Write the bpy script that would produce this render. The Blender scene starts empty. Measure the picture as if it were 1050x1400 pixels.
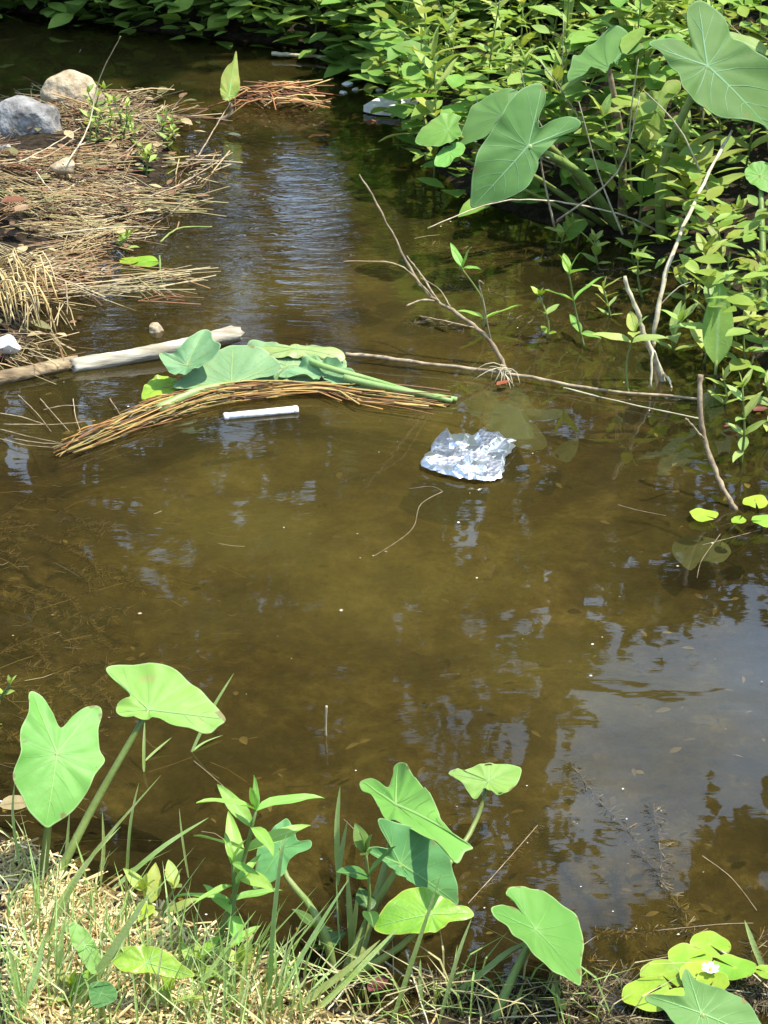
import bpy, math, random
import numpy as np
from mathutils import Vector, Matrix
random.seed(7); np.random.seed(7)
R = math.radians
sc = bpy.context.scene
col = sc.collection

# ------------------------------------------------------------------ camera, sky, sun, exposure
CAM_H, PITCH, VFOV = 2.2, R(27.0), R(28.0)
cam = bpy.data.objects.new('camera', bpy.data.cameras.new('camera'))
col.objects.link(cam)
cam.location = (0, 0, CAM_H)
cam.rotation_euler = (R(90) - PITCH, 0, 0)
cam.data.sensor_fit = 'VERTICAL'
cam.data.angle_y = VFOV
cam.data.clip_start = 0.05
cam.data.clip_end = 600
sc.camera = cam

SUN_EL, SUN_AZ = R(66), R(92)         # azimuth measured from +Y (away from the camera) towards +X
w = bpy.data.worlds.new('World'); sc.world = w; w.use_nodes = True
wn = w.node_tree.nodes; wl = w.node_tree.links
sky = wn.new('ShaderNodeTexSky'); sky.sky_type = 'NISHITA'; sky.sun_disc = False
sky.sun_elevation = SUN_EL; sky.sun_rotation = SUN_AZ
sky.air_density = 1.0; sky.dust_density = 1.0
# broken thin cloud over the whole sky
tcw = wn.new('ShaderNodeTexCoord'); mpw = wn.new('ShaderNodeMapping'); mpw.inputs['Scale'].default_value = (1, 1, 2.2); wl.new(tcw.outputs['Generated'], mpw.inputs[0])
nw = wn.new('ShaderNodeTexNoise'); nw.inputs['Scale'].default_value = 4.0; nw.inputs['Detail'].default_value = 7; nw.inputs['Roughness'].default_value = .55; wl.new(mpw.outputs[0], nw.inputs['Vector'])
rw = wn.new('ShaderNodeValToRGB'); rw.color_ramp.elements[0].position = .36; rw.color_ramp.elements[1].position = .66
rw.color_ramp.elements[0].color = (.06, .06, .06, 1); rw.color_ramp.elements[1].color = (.75, .75, .75, 1); wl.new(nw.outputs[0], rw.inputs[0])
mw = wn.new('ShaderNodeMix'); mw.data_type = 'RGBA'; wl.new(rw.outputs[0], mw.inputs[0]); wl.new(sky.outputs[0], mw.inputs[6]); mw.inputs[7].default_value = (10.0, 14.2, 20.5, 1)
wl.new(mw.outputs[2], wn['Background'].inputs[0])
wn['Background'].inputs[1].default_value = 0.14
sun_d = bpy.data.lights.new('sun', 'SUN'); sun_d.energy = 5.0; sun_d.angle = R(0.5); sun_d.color = (1, .95, .86)
sun = bpy.data.objects.new('sun', sun_d); col.objects.link(sun)
sdir = Vector((math.sin(SUN_AZ)*math.cos(SUN_EL), math.cos(SUN_AZ)*math.cos(SUN_EL), math.sin(SUN_EL)))
sun.rotation_euler = sdir.to_track_quat('Z', 'Y').to_euler()
sun.location = sdir*30
sc.view_settings.view_transform = 'Standard'
sc.view_settings.look = 'None'
sc.view_settings.exposure = 0.66
sc.view_settings.gamma = 1
sc.render.engine = 'CYCLES'
sc.cycles.use_denoising = True
sc.cycles.max_bounces = 8
sc.cycles.transparent_max_bounces = 12
sc.cycles.caustics_reflective = False
sc.cycles.caustics_refractive = False
sc.cycles.sample_clamp_indirect = 4

# ------------------------------------------------------------------ helpers
FPX = 700/math.tan(VFOV/2)
CP, SP = math.cos(PITCH), math.sin(PITCH)
def ray(px, py):
    x, y = (px-525)/FPX, (700-py)/FPX
    return Vector((x, CP + y*SP, -SP + y*CP))
def at(px, py, z=0.0):                  # survey of the place: a picture position to the point at height z
    d = ray(px, py); t = (z-CAM_H)/d.z
    return Vector((0, 0, CAM_H)) + d*t
def at_y(px, py, Y):                    # ... to the point at distance Y from the camera's foot
    d = ray(px, py); return Vector((0, 0, CAM_H)) + d*(Y/d.y)
def U(a, b): return random.uniform(a, b)

class MB:
    def __init__(s): s.v = []; s.f = []; s.c = []; s.uv = []
    def add(s, verts, faces, colr=None, uvs=None):
        n = len(s.v); s.v += [tuple(p) for p in verts]
        s.f += [tuple(i+n for i in f) for f in faces]
        s.c += [colr or (1, 1, 1)]*len(verts)
        s.uv += uvs if uvs else [(0.5, 0.5)]*len(verts)
    def tube(s, pts, rads, sides=5, colr=None, caps=True):
        pts = [Vector(p) for p in pts]; n = len(pts)
        if not hasattr(rads, '__len__'): rads = [rads]*n
        V = []; F = []; uv = []
        up = Vector((0, 0, 1)); ref = None
        for i, p in enumerate(pts):
            t = (pts[min(i+1, n-1)] - pts[max(i-1, 0)])
            t = t.normalized() if t.length > 1e-9 else up
            if ref is None:
                ref = t.cross(Vector((.31, .2, .93)))
                if ref.length < .05: ref = t.cross(Vector((1, 0, 0)))
            a = (ref - t*ref.dot(t)).normalized(); ref = a; b = t.cross(a)
            for k in range(sides):
                an = 2*math.pi*k/sides
                V.append(p + (a*math.cos(an) + b*math.sin(an))*rads[i]); uv.append((k/sides, i/(n-1)))
        for i in range(n-1):
            for k in range(sides):
                k2 = (k+1) % sides
                F.append((i*sides+k, i*sides+k2, (i+1)*sides+k2, (i+1)*sides+k))
        if caps:
            F.append(tuple(range(sides))[::-1]); F.append(tuple((n-1)*sides+k for k in range(sides)))
        s.add(V, F, colr, uv)
    def blade(s, pts, wid, side=None, colr=None, fold=.25, point=True):
        pts = [Vector(p) for p in pts]; n = len(pts); V = []; F = []; uv = []
        for i, p in enumerate(pts):
            t = (pts[min(i+1, n-1)] - pts[max(i-1, 0)]).normalized()
            sd = Vector(side) if side else Vector((1, 0, 0))
            sd = sd - t*sd.dot(t)
            sd = sd.normalized() if sd.length > 1e-4 else Vector((0, 0, 1)).cross(t).normalized()
            nn = sd.cross(t)
            f = i/(n-1)
            ww = wid*(min(1, .55+f*2.5) if f < .3 else 1)*((1-max(0, (f-.45)/.55)**1.6) if point else 1)*.5 + wid*.02
            V += [p - sd*ww + nn*ww*fold, p, p + sd*ww + nn*ww*fold]; uv += [(0, f), (.5, f), (1, f)]
        for i in range(n-1):
            for k in (0, 1):
                a = i*3+k; F.append((a, a+1, a+4, a+3))
        s.add(V, F, colr, uv)
    def mesh(s, name, mat, smooth=True):
        m = bpy.data.meshes.new(name); m.from_pydata(s.v, [], s.f)
        a = m.color_attributes.new('col', 'FLOAT_COLOR', 'POINT')
        if s.v:
            a.data.foreach_set('color', np.column_stack([np.array(s.c, float), np.ones(len(s.c))]).ravel())
            ul = m.uv_layers.new(name='UVMap')
            li = np.zeros(len(m.loops), int); m.loops.foreach_get('vertex_index', li)
            ul.data.foreach_set('uv', np.array(s.uv, float)[li].ravel())
        if smooth: m.polygons.foreach_set('use_smooth', [True]*len(m.polygons))
        if mat: m.materials.append(mat)
        m.update(); return m
    def build(s, name, mat, parent=None, smooth=True, loc=None):
        return link(name, s.mesh(name, mat, smooth), parent, loc)
def link(name, data, parent=None, loc=None, mtx=None):
    o = bpy.data.objects.new(name, data); col.objects.link(o)
    if parent: o.parent = parent
    if mtx is not None: o.matrix_basis = mtx
    elif loc is not None: o.location = loc
    elif parent is not None: o.matrix_basis = Matrix.Translation(-Vector(parent.location))   # mesh given in world positions
    return o
def tag(o, label, cat, group=None, kind=None):
    if label: o['label'] = label
    if cat: o['category'] = cat
    if group: o['group'] = group
    if kind: o['kind'] = kind
    return o
def thing(name, label, cat, loc, group=None):
    o = bpy.data.objects.new(name, None); col.objects.link(o); o.location = loc; o.empty_display_size = .05
    return tag(o, label, cat, group)
def spline(P, n, closed=False):
    P = [Vector(p) for p in P]; m = len(P); out = []
    segs = m if closed else m-1
    for k in range(n):
        t = k/n*segs if closed else k/(n-1)*segs
        i = min(int(t), segs-1); u = t-i
        g = (lambda j: P[j % m]) if closed else (lambda j: P[max(0, min(m-1, j))])
        a, b, c, d = g(i-1), g(i), g(i+1), g(i+2)
        out.append(.5*((2*b) + (c-a)*u + (2*a-5*b+4*c-d)*u*u + (3*b-a-3*c+d)*u**3))
    return out
def rc(*cs):                            # a random colour between given ones
    a = random.choice(cs); k = U(.75, 1.25); return tuple(min(1, x*k) for x in a)

# ------------------------------------------------------------------ materials
def newmat(name):
    m = bpy.data.materials.new(name); m.use_nodes = True
    nt = m.node_tree; nt.nodes.clear()
    o = nt.nodes.new('ShaderNodeOutputMaterial')
    return m, nt.nodes, nt.links, o
def N(nodes, t, **kw):
    n = nodes.new('ShaderNode'+t)
    for k, v in kw.items(): setattr(n, k, v)
    return n
def ramp(nodes, stops):
    r = N(nodes, 'ValToRGB'); e = r.color_ramp.elements
    while len(e) < len(stops): e.new(.5)
    for x, (p, c) in zip(e, stops): x.position = p; x.color = (*c, 1) if len(c) == 3 else c
    return r
def mixc(nodes, links, fac, a, b, mode='MIX'):
    n = N(nodes, 'Mix', data_type='RGBA', blend_type=mode)
    for s, v in ((0, fac), (6, a), (7, b)):
        if isinstance(v, (int, float)): n.inputs[s].default_value = v
        elif isinstance(v, tuple): n.inputs[s].default_value = (*v, 1)
        else: links.new(v, n.inputs[s])
    return n.outputs[2]
def math_(nodes, links, op, a, b=None, clamp=False):
    n = N(nodes, 'Math', operation=op); n.use_clamp = clamp
    for i, v in enumerate((a, b)):
        if v is None: continue
        if isinstance(v, (int, float)): n.inputs[i].default_value = v
        else: links.new(v, n.inputs[i])
    return n.outputs[0]
def leafmat(name, c1, c2, edge=None, trans=.3, rough=.5, rnd=.25, scale=14, spec=.4, midrib=None, vc=False, dry=None):
    m, n, l, o = newmat(name)
    tc = N(n, 'TexCoord'); nz = N(n, 'TexNoise'); nz.inputs['Scale'].default_value = scale; nz.inputs['Detail'].default_value = 5
    gp = N(n, 'NewGeometry')
    l.new(gp.outputs['Position'], nz.inputs['Vector'])
    r = ramp(n, [(.35, (0, 0, 0)), (.65, (1, 1, 1))]); l.new(nz.outputs[0], r.inputs[0])
    c = mixc(n, l, r.outputs[0], c1, c2)
    oi = N(n, 'ObjectInfo')
    hs = N(n, 'HueSaturation')
    v = N(n, 'MapRange'); l.new(oi.outputs['Random'], v.inputs[0]); v.inputs[3].default_value = 1-rnd; v.inputs[4].default_value = 1+rnd
    l.new(v.outputs[0], hs.inputs['Value'])
    h = N(n, 'MapRange'); rr = N(n, 'Math', operation='FRACT'); mm = math_(n, l, 'MULTIPLY', oi.outputs['Random'], 7.31); l.new(mm, rr.inputs[0])
    l.new(rr.outputs[0], h.inputs[0]); h.inputs[3].default_value = .5-.035*rnd/.25; h.inputs[4].default_value = .5+.02
    l.new(h.outputs[0], hs.inputs['Hue']); l.new(c, hs.inputs['Color']); c = hs.outputs[0]
    uv = N(n, 'UVMap'); sx = N(n, 'SeparateXYZ'); l.new(uv.outputs[0], sx.inputs[0])
    if midrib:
        a = math_(n, l, 'ABSOLUTE', math_(n, l, 'SUBTRACT', sx.outputs[0], .5))
        k = N(n, 'MapRange'); l.new(a, k.inputs[0]); k.inputs[1].default_value = .02; k.inputs[2].default_value = .075; k.inputs[3].default_value = .75; k.inputs[4].default_value = 0
        c = mixc(n, l, k.outputs[0], c, midrib)
    if edge:
        kc = N(n, 'MapRange'); l.new(sx.outputs[0], kc.inputs[0]); kc.inputs[1].default_value = .0; kc.inputs[2].default_value = .22; kc.inputs[3].default_value = .55; kc.inputs[4].default_value = 0
        c = mixc(n, l, kc.outputs[0], c, edge)
        k = N(n, 'MapRange'); l.new(sx.outputs[0], k.inputs[0]); k.inputs[1].default_value = .965; k.inputs[2].default_value = .985
        c = mixc(n, l, k.outputs[0], c, edge)
    if edge:
        ne = N(n, 'TexNoise'); ne.inputs['Scale'].default_value = 38; ne.inputs['Detail'].default_value = 3; l.new(gp.outputs['Position'], ne.inputs['Vector'])
        se = N(n, 'MapRange'); l.new(sx.outputs[0], se.inputs[0]); se.inputs[1].default_value = .80; se.inputs[2].default_value = 1.0; se.inputs[3].default_value = 0; se.inputs[4].default_value = .16
        ke = ramp(n, [(.74, (0, 0, 0)), (.80, (1, 1, 1))]); l.new(math_(n, l, 'ADD', ne.outputs[0], se.outputs[0]), ke.inputs[0])
        c = mixc(n, l, math_(n, l, 'MULTIPLY', ke.outputs[0], .85), c, (.22, .17, .06))
    if dry:                             # brown blemishes
        n2 = N(n, 'TexNoise'); n2.inputs['Scale'].default_value = scale*2.7; l.new(gp.outputs['Position'], n2.inputs['Vector'])
        k = ramp(n, [(.70, (0, 0, 0)), (.75, (1, 1, 1))]); l.new(n2.outputs[0], k.inputs[0])
        c = mixc(n, l, math_(n, l, 'MULTIPLY', k.outputs[0], .8), c, dry)
    if vc:
        at_ = N(n, 'Attribute', attribute_name='col'); c = mixc(n, l, 1.0, c, at_.outputs[0], 'MULTIPLY')
    b = N(n, 'BsdfPrincipled'); l.new(c, b.inputs['Base Color']); b.inputs['Roughness'].default_value = rough
    b.inputs['Specular IOR Level'].default_value = spec
    nb = N(n, 'TexNoise'); nb.inputs['Scale'].default_value = scale*9; l.new(gp.outputs['Position'], nb.inputs['Vector'])
    bp = N(n, 'Bump'); bp.inputs['Strength'].default_value = .25; bp.inputs['Distance'].default_value = .004
    l.new(nb.outputs[0], bp.inputs['Height']); l.new(bp.outputs[0], b.inputs['Normal'])
    t = N(n, 'BsdfTranslucent')
    tcx = mixc(n, l, 1.0, c, (1.0, 1.0, .45), 'MULTIPLY'); l.new(tcx, t.inputs[0])
    mx = N(n, 'MixShader'); mx.inputs[0].default_value = trans; l.new(b.outputs[0], mx.inputs[1]); l.new(t.outputs[0], mx.inputs[2])
    l.new(mx.outputs[0], o.inputs[0]); return m
def plainmat(name, c1, c2, rough=.8, scale=30, bump=.4, vc=False, stretch=(1, 1, 1), metal=0, rnd=.15, detail=6, dist=.004, spec=.3):
    m, n, l, o = newmat(name)
    gp = N(n, 'TexCoord'); mp = N(n, 'Mapping'); mp.inputs['Scale'].default_value = stretch; l.new(gp.outputs['Object'], mp.inputs[0])
    nz = N(n, 'TexNoise'); nz.inputs['Scale'].default_value = scale; nz.inputs['Detail'].default_value = detail; l.new(mp.outputs[0], nz.inputs['Vector'])
    r = ramp(n, [(.32, (0, 0, 0)), (.68, (1, 1, 1))]); l.new(nz.outputs[0], r.inputs[0])
    c = mixc(n, l, r.outputs[0], c1, c2)
    if vc:
        a = N(n, 'Attribute', attribute_name='col'); c = mixc(n, l, 1.0, c, a.outputs[0], 'MULTIPLY')
    oi = N(n, 'ObjectInfo'); v = N(n, 'MapRange'); l.new(oi.outputs['Random'], v.inputs[0]); v.inputs[3].default_value = 1-rnd; v.inputs[4].default_value = 1+rnd
    hs = N(n, 'HueSaturation'); l.new(v.outputs[0], hs.inputs['Value']); l.new(c, hs.inputs['Color'])
    b = N(n, 'BsdfPrincipled'); l.new(hs.outputs[0], b.inputs['Base Color']); b.inputs['Roughness'].default_value = rough; b.inputs['Metallic'].default_value = metal
    b.inputs['Specular IOR Level'].default_value = spec
    bp = N(n, 'Bump'); bp.inputs['Strength'].default_value = bump; bp.inputs['Distance'].default_value = dist
    l.new(nz.outputs[0], bp.inputs['Height']); l.new(bp.outputs[0], b.inputs['Normal'])
    l.new(b.outputs[0], o.inputs[0]); return m

M = {}
M['taro'] = leafmat('taro_leaf', (.085, .20, .048), (.125, .26, .068), edge=(.18, .32, .12), trans=.26, rough=.6, rnd=.14, scale=5, spec=.2)
M['taro_young'] = leafmat('taro_young_leaf', (.175, .36, .06), (.265, .47, .095), edge=(.34, .50, .17), trans=.36, rough=.5, rnd=.16, scale=6, spec=.3, dry=(.34, .36, .10))
M['taro_yellow'] = leafmat('taro_yellowing_leaf', (.34, .46, .07), (.46, .52, .12), edge=(.42, .42, .14), trans=.45, rough=.6, rnd=.1, scale=16, dry=(.25, .2, .06))
M['taro_cut'] = leafmat('cut_taro_leaf', (.17, .31, .13), (.24, .39, .17), edge=(.32, .44, .2), trans=.2, rough=.6, rnd=.1, scale=10)
M['taro_mid'] = leafmat('taro_mid_leaf', (.125, .28, .085), (.16, .33, .10), edge=(.24, .42, .14), trans=.28, rough=.55, rnd=.1, scale=9, spec=.3)
M['stalk_pale'] = leafmat('pale_cut_stalk', (.26, .38, .11), (.36, .46, .17), trans=.15, rnd=.1, scale=20, rough=.4)
M['vein'] = leafmat('leaf_vein', (.145, .29, .12), (.165, .315, .14), trans=.2, rnd=.1, scale=10)
M['vein_young'] = leafmat('young_leaf_vein', (.235, .44, .115), (.265, .48, .13), trans=.25, rnd=.1, scale=10)
M['stalk'] = leafmat('leaf_stalk', (.17, .23, .05), (.24, .31, .085), trans=.1, rnd=.15, scale=20, rough=.4)
M['weed'] = leafmat('weed_leaf', (.28, .40, .075), (.39, .50, .13), trans=.35, rough=.55, rnd=.3, scale=18, midrib=(.36, .48, .2), dry=(.2, .17, .05))
M['fresh'] = leafmat('fresh_weed_leaf', (.23, .44, .07), (.30, .52, .10), trans=.35, rough=.5, rnd=.15, scale=18, midrib=(.36, .55, .2))
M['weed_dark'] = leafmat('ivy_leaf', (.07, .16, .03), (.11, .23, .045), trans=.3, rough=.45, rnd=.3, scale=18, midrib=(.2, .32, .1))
M['weed_stem'] = leafmat('weed_stem', (.13, .2, .04), (.2, .25, .08), trans=.1, rnd=.2, scale=30)
M['under'] = leafmat('undergrowth_leaf', (.23, .33, .055), (.33, .43, .10), trans=.33, rough=.55, rnd=.1, scale=12, vc=True)
M['pad'] = leafmat('lily_pad', (.20, .36, .03), (.32, .48, .045), edge=(.42, .46, .08), trans=.25, rough=.38, rnd=.2, scale=16, dry=(.25, .28, .04))
M['grass'] = leafmat('grass_blade', (.34, .48, .13), (.46, .58, .22), trans=.42, rough=.5, rnd=.25, scale=25, midrib=(.35, .45, .18))
M['grass_vc'] = leafmat('grass_mass', (.8, .85, .8), (1, 1, 1), trans=.3, rough=.5, rnd=.0, scale=25, vc=True)
M['straw'] = plainmat('straw', (.75, .75, .75), (1, 1, 1), rough=.7, scale=60, vc=True, bump=.2, rnd=0)
M['crown'] = leafmat('tree_foliage', (.035, .075, .016), (.06, .12, .026), trans=.25, rough=.5, rnd=.15, scale=3)
M['bark'] = plainmat('bark', (.07, .05, .035), (.16, .12, .085), rough=.9, scale=9, bump=.8, stretch=(1, 1, .25), dist=.02)
M['log'] = plainmat('weathered_wood', (.25, .21, .14), (.58, .53, .41), rough=.9, scale=60, bump=1, stretch=(.10, .5, 1), dist=.006, detail=10)
M['log_bark'] = plainmat('log_bark', (.10, .065, .035), (.36, .27, .15), rough=.9, scale=50, bump=1, stretch=(.2, 1, 1), dist=.008)
M['twig'] = plainmat('dead_twig', (.18, .125, .07), (.46, .36, .22), rough=.8, scale=45, bump=.4, rnd=.25)
M['twig_pale'] = plainmat('pale_dead_stem', (.34, .28, .16), (.62, .55, .37), rough=.75, scale=40, bump=.3, rnd=.15)
M['rock_grey'] = plainmat('grey_stone', (.13, .122, .11), (.40, .385, .36), rough=.8, scale=24, bump=1, dist=.02, detail=12)
M['rock_tan'] = plainmat('tan_stone', (.28, .20, .11), (.58, .47, .31), rough=.85, scale=22, bump=1, dist=.02, detail=12)
M['white_stone'] = plainmat('pale_board', (.55, .52, .44), (.74, .72, .66), rough=.8, scale=20, bump=.5)
M['white_plastic'] = plainmat('white_plastic', (.50, .46, .38), (.84, .84, .82), rough=.45, scale=55, bump=.25, spec=.5, rnd=0)
M['deadleaf'] = leafmat('dead_leaf', (.33, .10, .03), (.46, .17, .05), trans=.25, rough=.6, rnd=.25, scale=30, midrib=(.25, .08, .03))
M['deadleaf_dark'] = leafmat('dark_dead_leaf', (.13, .045, .025), (.20, .07, .04), trans=.15, rough=.6, rnd=.25, scale=30)
M['tan_leaf'] = leafmat('tan_dead_leaf', (.26, .18, .09), (.38, .28, .15), trans=.2, rough=.7, rnd=.15, scale=30, midrib=(.2, .13, .06))
M['petal'] = leafmat('white_petal', (.82, .82, .80), (.9, .9, .88), trans=.3, rough=.6, rnd=0)
M['pollen'] = plainmat('flower_centre', (.7, .5, .05), (.8, .6, .1), rnd=0)
M['subleaf'] = leafmat('sunken_leaf', (.07, .095, .055), (.12, .15, .09), trans=.1, rough=.6, rnd=.15, scale=10)
M['slime'] = plainmat('sunken_weed', (.6, .6, .6), (1, 1, 1), rough=.9, vc=True, rnd=0, bump=.1)

# aluminium foil
m, n, l, o = newmat('aluminium_foil'); M['foil'] = m
b = N(n, 'BsdfPrincipled'); b.inputs['Base Color'].default_value = (.82, .82, .84, 1); b.inputs['Metallic'].default_value = 1; b.inputs['Roughness'].default_value = .33
tc = N(n, 'TexCoord'); vz = N(n, 'TexVoronoi'); vz.inputs['Scale'].default_value = 90; l.new(tc.outputs['Object'], vz.inputs['Vector'])
bp = N(n, 'Bump'); bp.inputs['Strength'].default_value = .3; bp.inputs['Distance'].default_value = .004; l.new(vz.outputs[0], bp.inputs['Height']); l.new(bp.outputs[0], b.inputs['Normal'])
l.new(b.outputs[0], o.inputs[0])

# water: fresnel mirror over murky, half clear body
m, n, l, o = newmat('pond_water'); M['water'] = m
gp = N(n, 'NewGeometry'); pos = gp.outputs['Position']
mp = N(n, 'Mapping'); mp.inputs['Scale'].default_value = (1.0, 3.2, 1); l.new(pos, mp.inputs[0])
n1 = N(n, 'TexNoise'); n1.inputs['Scale'].default_value = 7; n1.inputs['Detail'].default_value = 3; n1.inputs['Distortion'].default_value = .6; l.new(mp.outputs[0], n1.inputs['Vector'])
mp2 = N(n, 'Mapping'); mp2.inputs['Scale'].default_value = (.8, 1.1, 1); l.new(pos, mp2.inputs[0])
n2 = N(n, 'TexNoise'); n2.inputs['Scale'].default_value = 2.2; n2.inputs['Detail'].default_value = 3.5; l.new(mp2.outputs[0], n2.inputs['Vector'])
# the current: a choppy tongue where the stream runs in
sx = N(n, 'SeparateXYZ'); l.new(pos, sx.inputs[0])
dx = math_(n, l, 'DIVIDE', math_(n, l, 'ADD', sx.outputs[0], .45), .55); dy = math_(n, l, 'DIVIDE', math_(n, l, 'SUBTRACT', sx.outputs[1], 6.4), .95)
d2 = math_(n, l, 'ADD', math_(n, l, 'MULTIPLY', dx, dx), math_(n, l, 'MULTIPLY', dy, dy))
cur = math_(n, l, 'POWER', 2.718, math_(n, l, 'MULTIPLY', d2, -1.0))
amp = math_(n, l, 'ADD', math_(n, l, 'MULTIPLY', cur, .0036), .00008)
h1 = math_(n, l, 'MULTIPLY', n1.outputs[0], amp)
h2 = math_(n, l, 'MULTIPLY', n2.outputs[0], .0023)
hh = math_(n, l, 'ADD', h1, h2)
bp = N(n, 'Bump'); bp.inputs['Strength'].default_value = 1; bp.inputs['Distance'].default_value = 1; l.new(hh, bp.inputs['Height'])
gl = N(n, 'BsdfGlossy'); gl.inputs['Roughness'].default_value = .015; gl.inputs['Color'].default_value = (1, 1, 1, 1); l.new(bp.outputs[0], gl.inputs['Normal'])
fr = N(n, 'Fresnel'); fr.inputs['IOR'].default_value = 1.40; l.new(bp.outputs[0], fr.inputs['Normal'])
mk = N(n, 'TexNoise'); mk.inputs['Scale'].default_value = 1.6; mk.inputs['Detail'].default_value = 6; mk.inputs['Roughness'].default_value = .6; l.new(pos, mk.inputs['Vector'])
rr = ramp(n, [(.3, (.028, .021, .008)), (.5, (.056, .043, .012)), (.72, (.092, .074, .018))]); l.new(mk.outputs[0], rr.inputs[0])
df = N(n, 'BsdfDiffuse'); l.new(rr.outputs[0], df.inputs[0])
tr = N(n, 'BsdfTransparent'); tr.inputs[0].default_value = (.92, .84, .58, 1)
ats = N(n, 'Attribute', attribute_name='shore'); shm = N(n, 'MapRange'); l.new(ats.outputs['Fac'], shm.inputs[0]); shm.inputs[1].default_value = .1; shm.inputs[2].default_value = 1.0; shm.inputs[3].default_value = .22; shm.inputs[4].default_value = .58  # thinner murk over dark mud near shore stands in for bank plants' shade
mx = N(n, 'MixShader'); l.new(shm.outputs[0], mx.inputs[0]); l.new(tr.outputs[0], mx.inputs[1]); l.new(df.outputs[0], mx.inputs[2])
m2 = N(n, 'MixShader'); l.new(fr.outputs[0], m2.inputs[0]); l.new(mx.outputs[0], m2.inputs[1]); l.new(gl.outputs[0], m2.inputs[2])
l.new(m2.outputs[0], o.inputs[0])

# ground: mud, pond bed, litter
m, n, l, o = newmat('ground'); M['ground'] = m
gp = N(n, 'NewGeometry'); pos = gp.outputs['Position']
na = N(n, 'TexNoise'); na.inputs['Scale'].default_value = 5; na.inputs['Detail'].default_value = 9; na.inputs['Roughness'].default_value = .65; l.new(pos, na.inputs['Vector'])
nb = N(n, 'TexNoise'); nb.inputs['Scale'].default_value = 45; nb.inputs['Detail'].default_value = 6; l.new(pos, nb.inputs['Vector'])
nf = N(n, 'TexNoise'); nf.inputs['Scale'].default_value = 26; nf.inputs['Detail'].default_value = 8; nf.inputs['Roughness'].default_value = .7; l.new(pos, nf.inputs['Vector'])
bmix = math_(n, l, 'ADD', math_(n, l, 'MULTIPLY', na.outputs[0], .6), math_(n, l, 'MULTIPLY', nf.outputs[0], .4))
bed0 = ramp(n, [(.34, (.036, .028, .009)), (.5, (.105, .079, .022)), (.62, (.20, .16, .048)), (.70, (.30, .26, .10))]); l.new(bmix, bed0.inputs[0])
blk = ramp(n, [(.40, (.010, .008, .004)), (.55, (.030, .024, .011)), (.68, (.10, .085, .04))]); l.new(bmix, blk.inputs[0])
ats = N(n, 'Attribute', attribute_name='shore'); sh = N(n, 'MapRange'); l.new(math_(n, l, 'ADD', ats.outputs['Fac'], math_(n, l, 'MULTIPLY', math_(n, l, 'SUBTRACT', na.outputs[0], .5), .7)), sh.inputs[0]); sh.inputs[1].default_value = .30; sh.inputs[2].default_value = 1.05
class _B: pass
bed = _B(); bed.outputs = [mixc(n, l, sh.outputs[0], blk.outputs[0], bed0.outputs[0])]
mud = ramp(n, [(.35, (.014, .010, .006)), (.65, (.045, .033, .019))]); l.new(nb.outputs[0], mud.inputs[0])
sx = N(n, 'SeparateXYZ'); l.new(pos, sx.inputs[0])
k = N(n, 'MapRange'); l.new(sx.outputs[2], k.inputs[0]); k.inputs[1].default_value = -.06; k.inputs[2].default_value = .01
c = mixc(n, l, k.outputs[0], bed.outputs[0], mud.outputs[0])
b = N(n, 'BsdfPrincipled'); b.inputs['Roughness'].default_value = .85; b.inputs['Specular IOR Level'].default_value = .12; l.new(c, b.inputs['Base Color'])
bp = N(n, 'Bump'); bp.inputs['Strength'].default_value = .8; bp.inputs['Distance'].default_value = .02; l.new(nb.outputs[0], bp.inputs['Height']); l.new(bp.outputs[0], b.inputs['Normal'])
l.new(b.outputs[0], o.inputs[0])

# ------------------------------------------------------------------ ground with the pond basin
WPX = [(-900, 300), (-900, 0), (-150, 12), (80, 20), (200, 42), (330, 56), (420, 66), (515, 84), (540, 140), (560, 205), (630, 262), (720, 300), (870, 335),
       (985, 420), (1050, 520), (1110, 640), (1180, 800), (1280, 1000), (1330, 1250), (1250, 1430), (1050, 1428), (900, 1432), (760, 1424),
       (640, 1398), (540, 1392), (460, 1368), (400, 1320), (320, 1285), (230, 1245), (120, 1200), (0, 1140), (-150, 1060), (-210, 980), (-240, 850), (-300, 720), (-420, 600)]
IPX = [(-700, 560), (-100, 520), (0, 500), (40, 460), (50, 410), (80, 350), (180, 290), (235, 225), (220, 175), (160, 145), (60, 150), (-40, 190), (-300, 260), (-800, 380)]
POND = np.array([at(*p)[:2] for p in WPX]); ISLE = np.array([at(*p)[:2] for p in IPX])
def sdf(X, Y, P):
    d = np.full(X.shape, 1e9); inside = np.zeros(X.shape, bool); n = len(P)
    for i in range(n):
        a, b = P[i], P[(i+1) % n]; e = b-a
        t = np.clip(((X-a[0])*e[0] + (Y-a[1])*e[1])/(e@e), 0, 1)
        d = np.minimum(d, (X-a[0]-t*e[0])**2 + (Y-a[1]-t*e[1])**2)
        c = ((a[1] > Y) != (b[1] > Y)) & (X < (b[0]-a[0])*(Y-a[1])/(b[1]-a[1]+1e-12) + a[0])
        inside ^= c
    return np.where(inside, np.sqrt(d), -np.sqrt(d))
def vnoise(X, Y, s, seed):
    def h(i, j): return np.modf(np.abs(np.sin(i*127.1 + j*311.7 + seed*74.7)*43758.5453))[0]
    x, y = X*s, Y*s; i, j = np.floor(x), np.floor(y); u, v = x-i, y-j; u = u*u*(3-2*u); v = v*v*(3-2*v)
    return (h(i, j)*(1-u) + h(i+1, j)*u)*(1-v) + (h(i, j+1)*(1-u) + h(i+1, j+1)*u)*v
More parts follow.
